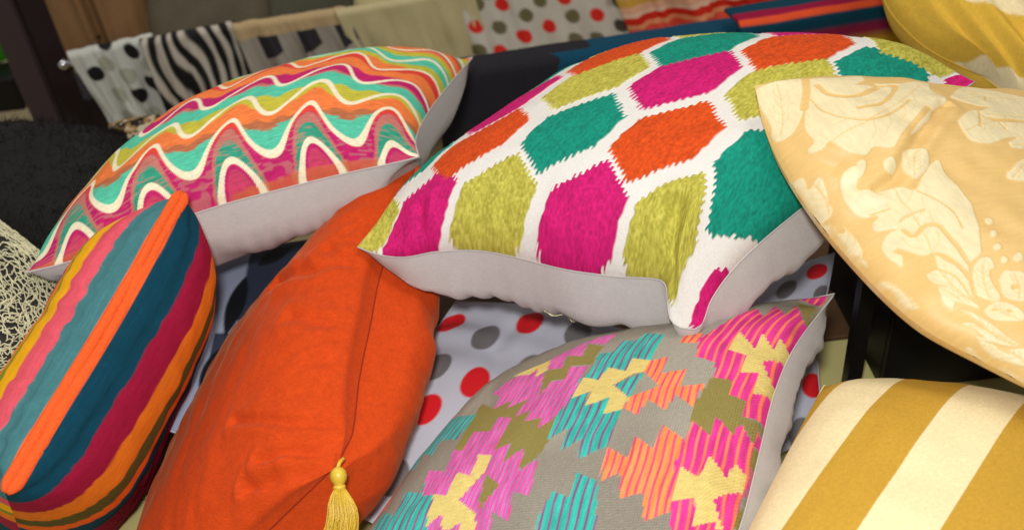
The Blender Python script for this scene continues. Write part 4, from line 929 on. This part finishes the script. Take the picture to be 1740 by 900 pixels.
# cushions heaped behind the rail
def bgc(key, label, corners, tf, colr, seed, crease=None):
    q = [at(*c) for c in corners]
    SH[key] = Surf([q[3], q[2]], [q[2], q[1]], [q[0], q[1]], [q[3], q[0]], tf, tf)
    SH[key].fields.append(lambda u, v: .010*lumps(u, v, seed))
    if crease: SH[key].creases.append(crease)
    m = cloth(key+' cloth', colr, rough=.9, weave=(220, 220), sheen=.1)
    r, s = build(key, 'cushion', label, [m], None, 90, 'cushions behind the rail'); back(r, s, m, 60); seam(r, s, m, .002)
bgc('tan', 'tan velour cushion with a deep fold behind the dotted cloth', [(-40,-190,2.62),(225,-210,2.66),(268,105,2.50),(100,125,2.46)], .09, (112, 82, 50), 71, ([(.55, 0), (.5, .4), (.4, 1)], .04, .03))
bgc('taupe', 'dark taupe cushion behind the zebra cloth', [(235,-190,2.62),(440,-220,2.68),(470,80,2.54),(255,110,2.50)], .08, (88, 80, 64), 72)
bgc('slate', 'dark grey cushion behind the cube print cloth', [(440,-190,2.70),(600,-200,2.74),(600,40,2.58),(440,60,2.56)], .06, (74, 72, 58), 73)
bgc('ecru', 'pale ecru cushion behind the plain cream cloth', [(585,-190,2.74),(830,-210,2.80),(850,30,2.66),(590,40,2.62)], .06, (190, 176, 130), 74)

# throws folded over the low bench behind the hexagon cushion
m_char = cloth('charcoal felt', (34, 32, 38), rough=.95, weave=(200, 200), streak=(30, 30), streak_amt=.25)
m_teal = cloth('deep teal felt', (8, 64, 88), rough=.95, weave=(200, 200))
a, b = at(735, 128, 1.92), at(1010, 86, 1.99)
def throw(name, label, A, B, h, d, mat, dye=None):
    """blanket folded over a horizontal edge A-B: falls h in front, runs d back"""
    n, k = 90, 46; A, B = np.asarray(A), np.asarray(B); ex = (B-A); ex[2] = 0; bk = np.cross([0, 0, 1], ex); bk /= np.linalg.norm(bk)
    prof = [(0, -h + h*i/20) for i in range(19)] + [(.02-.02*math.cos(t), -.02+.02*math.sin(t)) for t in np.linspace(0, math.pi/2, 9)] + [(.02+d*i/18, 0) for i in range(1, 19)]
    prof = np.array(prof); t = np.linspace(0, 1, n)
    P = (A[None]*(1-t[:, None])+B[None]*t[:, None])[None] + prof[:, 0][:, None, None]*bk + prof[:, 1][:, None, None]*np.array([0, 0, 1.0])
    uu, vv = np.meshgrid(t, np.linspace(0, 1, len(prof))); P = P - bk*(.004*lumps(uu, vv, 5))[..., None]
    s_ = np.r_[0, np.cumsum(np.linalg.norm(np.diff(prof, axis=0), axis=1))]
    col = None if dye is None else dye(uu, (s_[:, None]+0*uu) - h)
    o = link(name, solid(name, P, .008, col), None, mat); return tag(o, label, 'throw', 'blankets on the low bench')
throw('folded_throw', 'charcoal blanket over the low bench between the wave and hexagon cushions', a, b, .34, .035, m_char)
throw('folded_throw', 'deep teal blanket over the low bench, right of the charcoal one', at(938, 98, 1.97), at(1275, 46, 2.06), .30, .035, m_teal)
def dye_thr(u, s): return band_dye(s+.2, [(.128, (186, 140, 34)), (.030, (132, 30, 62)), (.032, (14, 62, 80)), (.016, (226, 84, 44)), (.03, (150, 22, 62)), (.1, (14, 62, 80))])
throw('folded_throw', 'velvet blanket with coral, teal, maroon and mustard stripes behind the hexagon cushion', at(1262, 40, 1.98), at(1620, -18, 2.08), .24, .06, m_vel, dye_thr)
bench = tag(empty('low_bench', (at(1100, 100, 2.1)[0], at(1100, 100, 2.1)[1], 0)), 'low dark bench under the blankets', 'bench')
A, B = at(735, 128, 1.92), at(1620, -18, 2.08); ex = B-A; ex[2] = 0; L = np.linalg.norm(ex); ex /= L; bk = np.cross([0, 0, 1], ex); zb = min(A[2], B[2])
mid = .5*(A+B) + bk*.075; mid[2] = zb-.06
link('seat', box_mesh('seat', mid, ex*L*.5, bk*.035, (0, 0, .02), .004), bench, m_black)
for sx in (-.46, .46):
    for sy in (-.02, .02):
        q = mid + ex*L*sx + bk*sy; link('leg', box_mesh('leg', (q[0], q[1], (mid[2]-.021)/2), ex*.02, bk*.012, (0, 0, (mid[2]-.021)/2), .003), bench, m_black)

# far left: small things on the floor
m_grn = plain('green enamel', (70, 170, 20), rough=.5)
tag(link('green_tub', lathe(at(-5, 100, 2.9), np.array([0, 0, 1.0]), [(0, .035), (.005, .042), (.08, .05), (.085, .053), (.09, .05)], 24), None, m_grn), 'small bright green tub at the far left edge', 'tub')
q = at(-10, 150, 2.85)
tag(link('dark_box', box_mesh('dark_box', q, (.09, 0, 0), (0, .06, 0), (0, 0, .05), .006), None, m_black), 'small dark box below the green tub at the left edge', 'box')
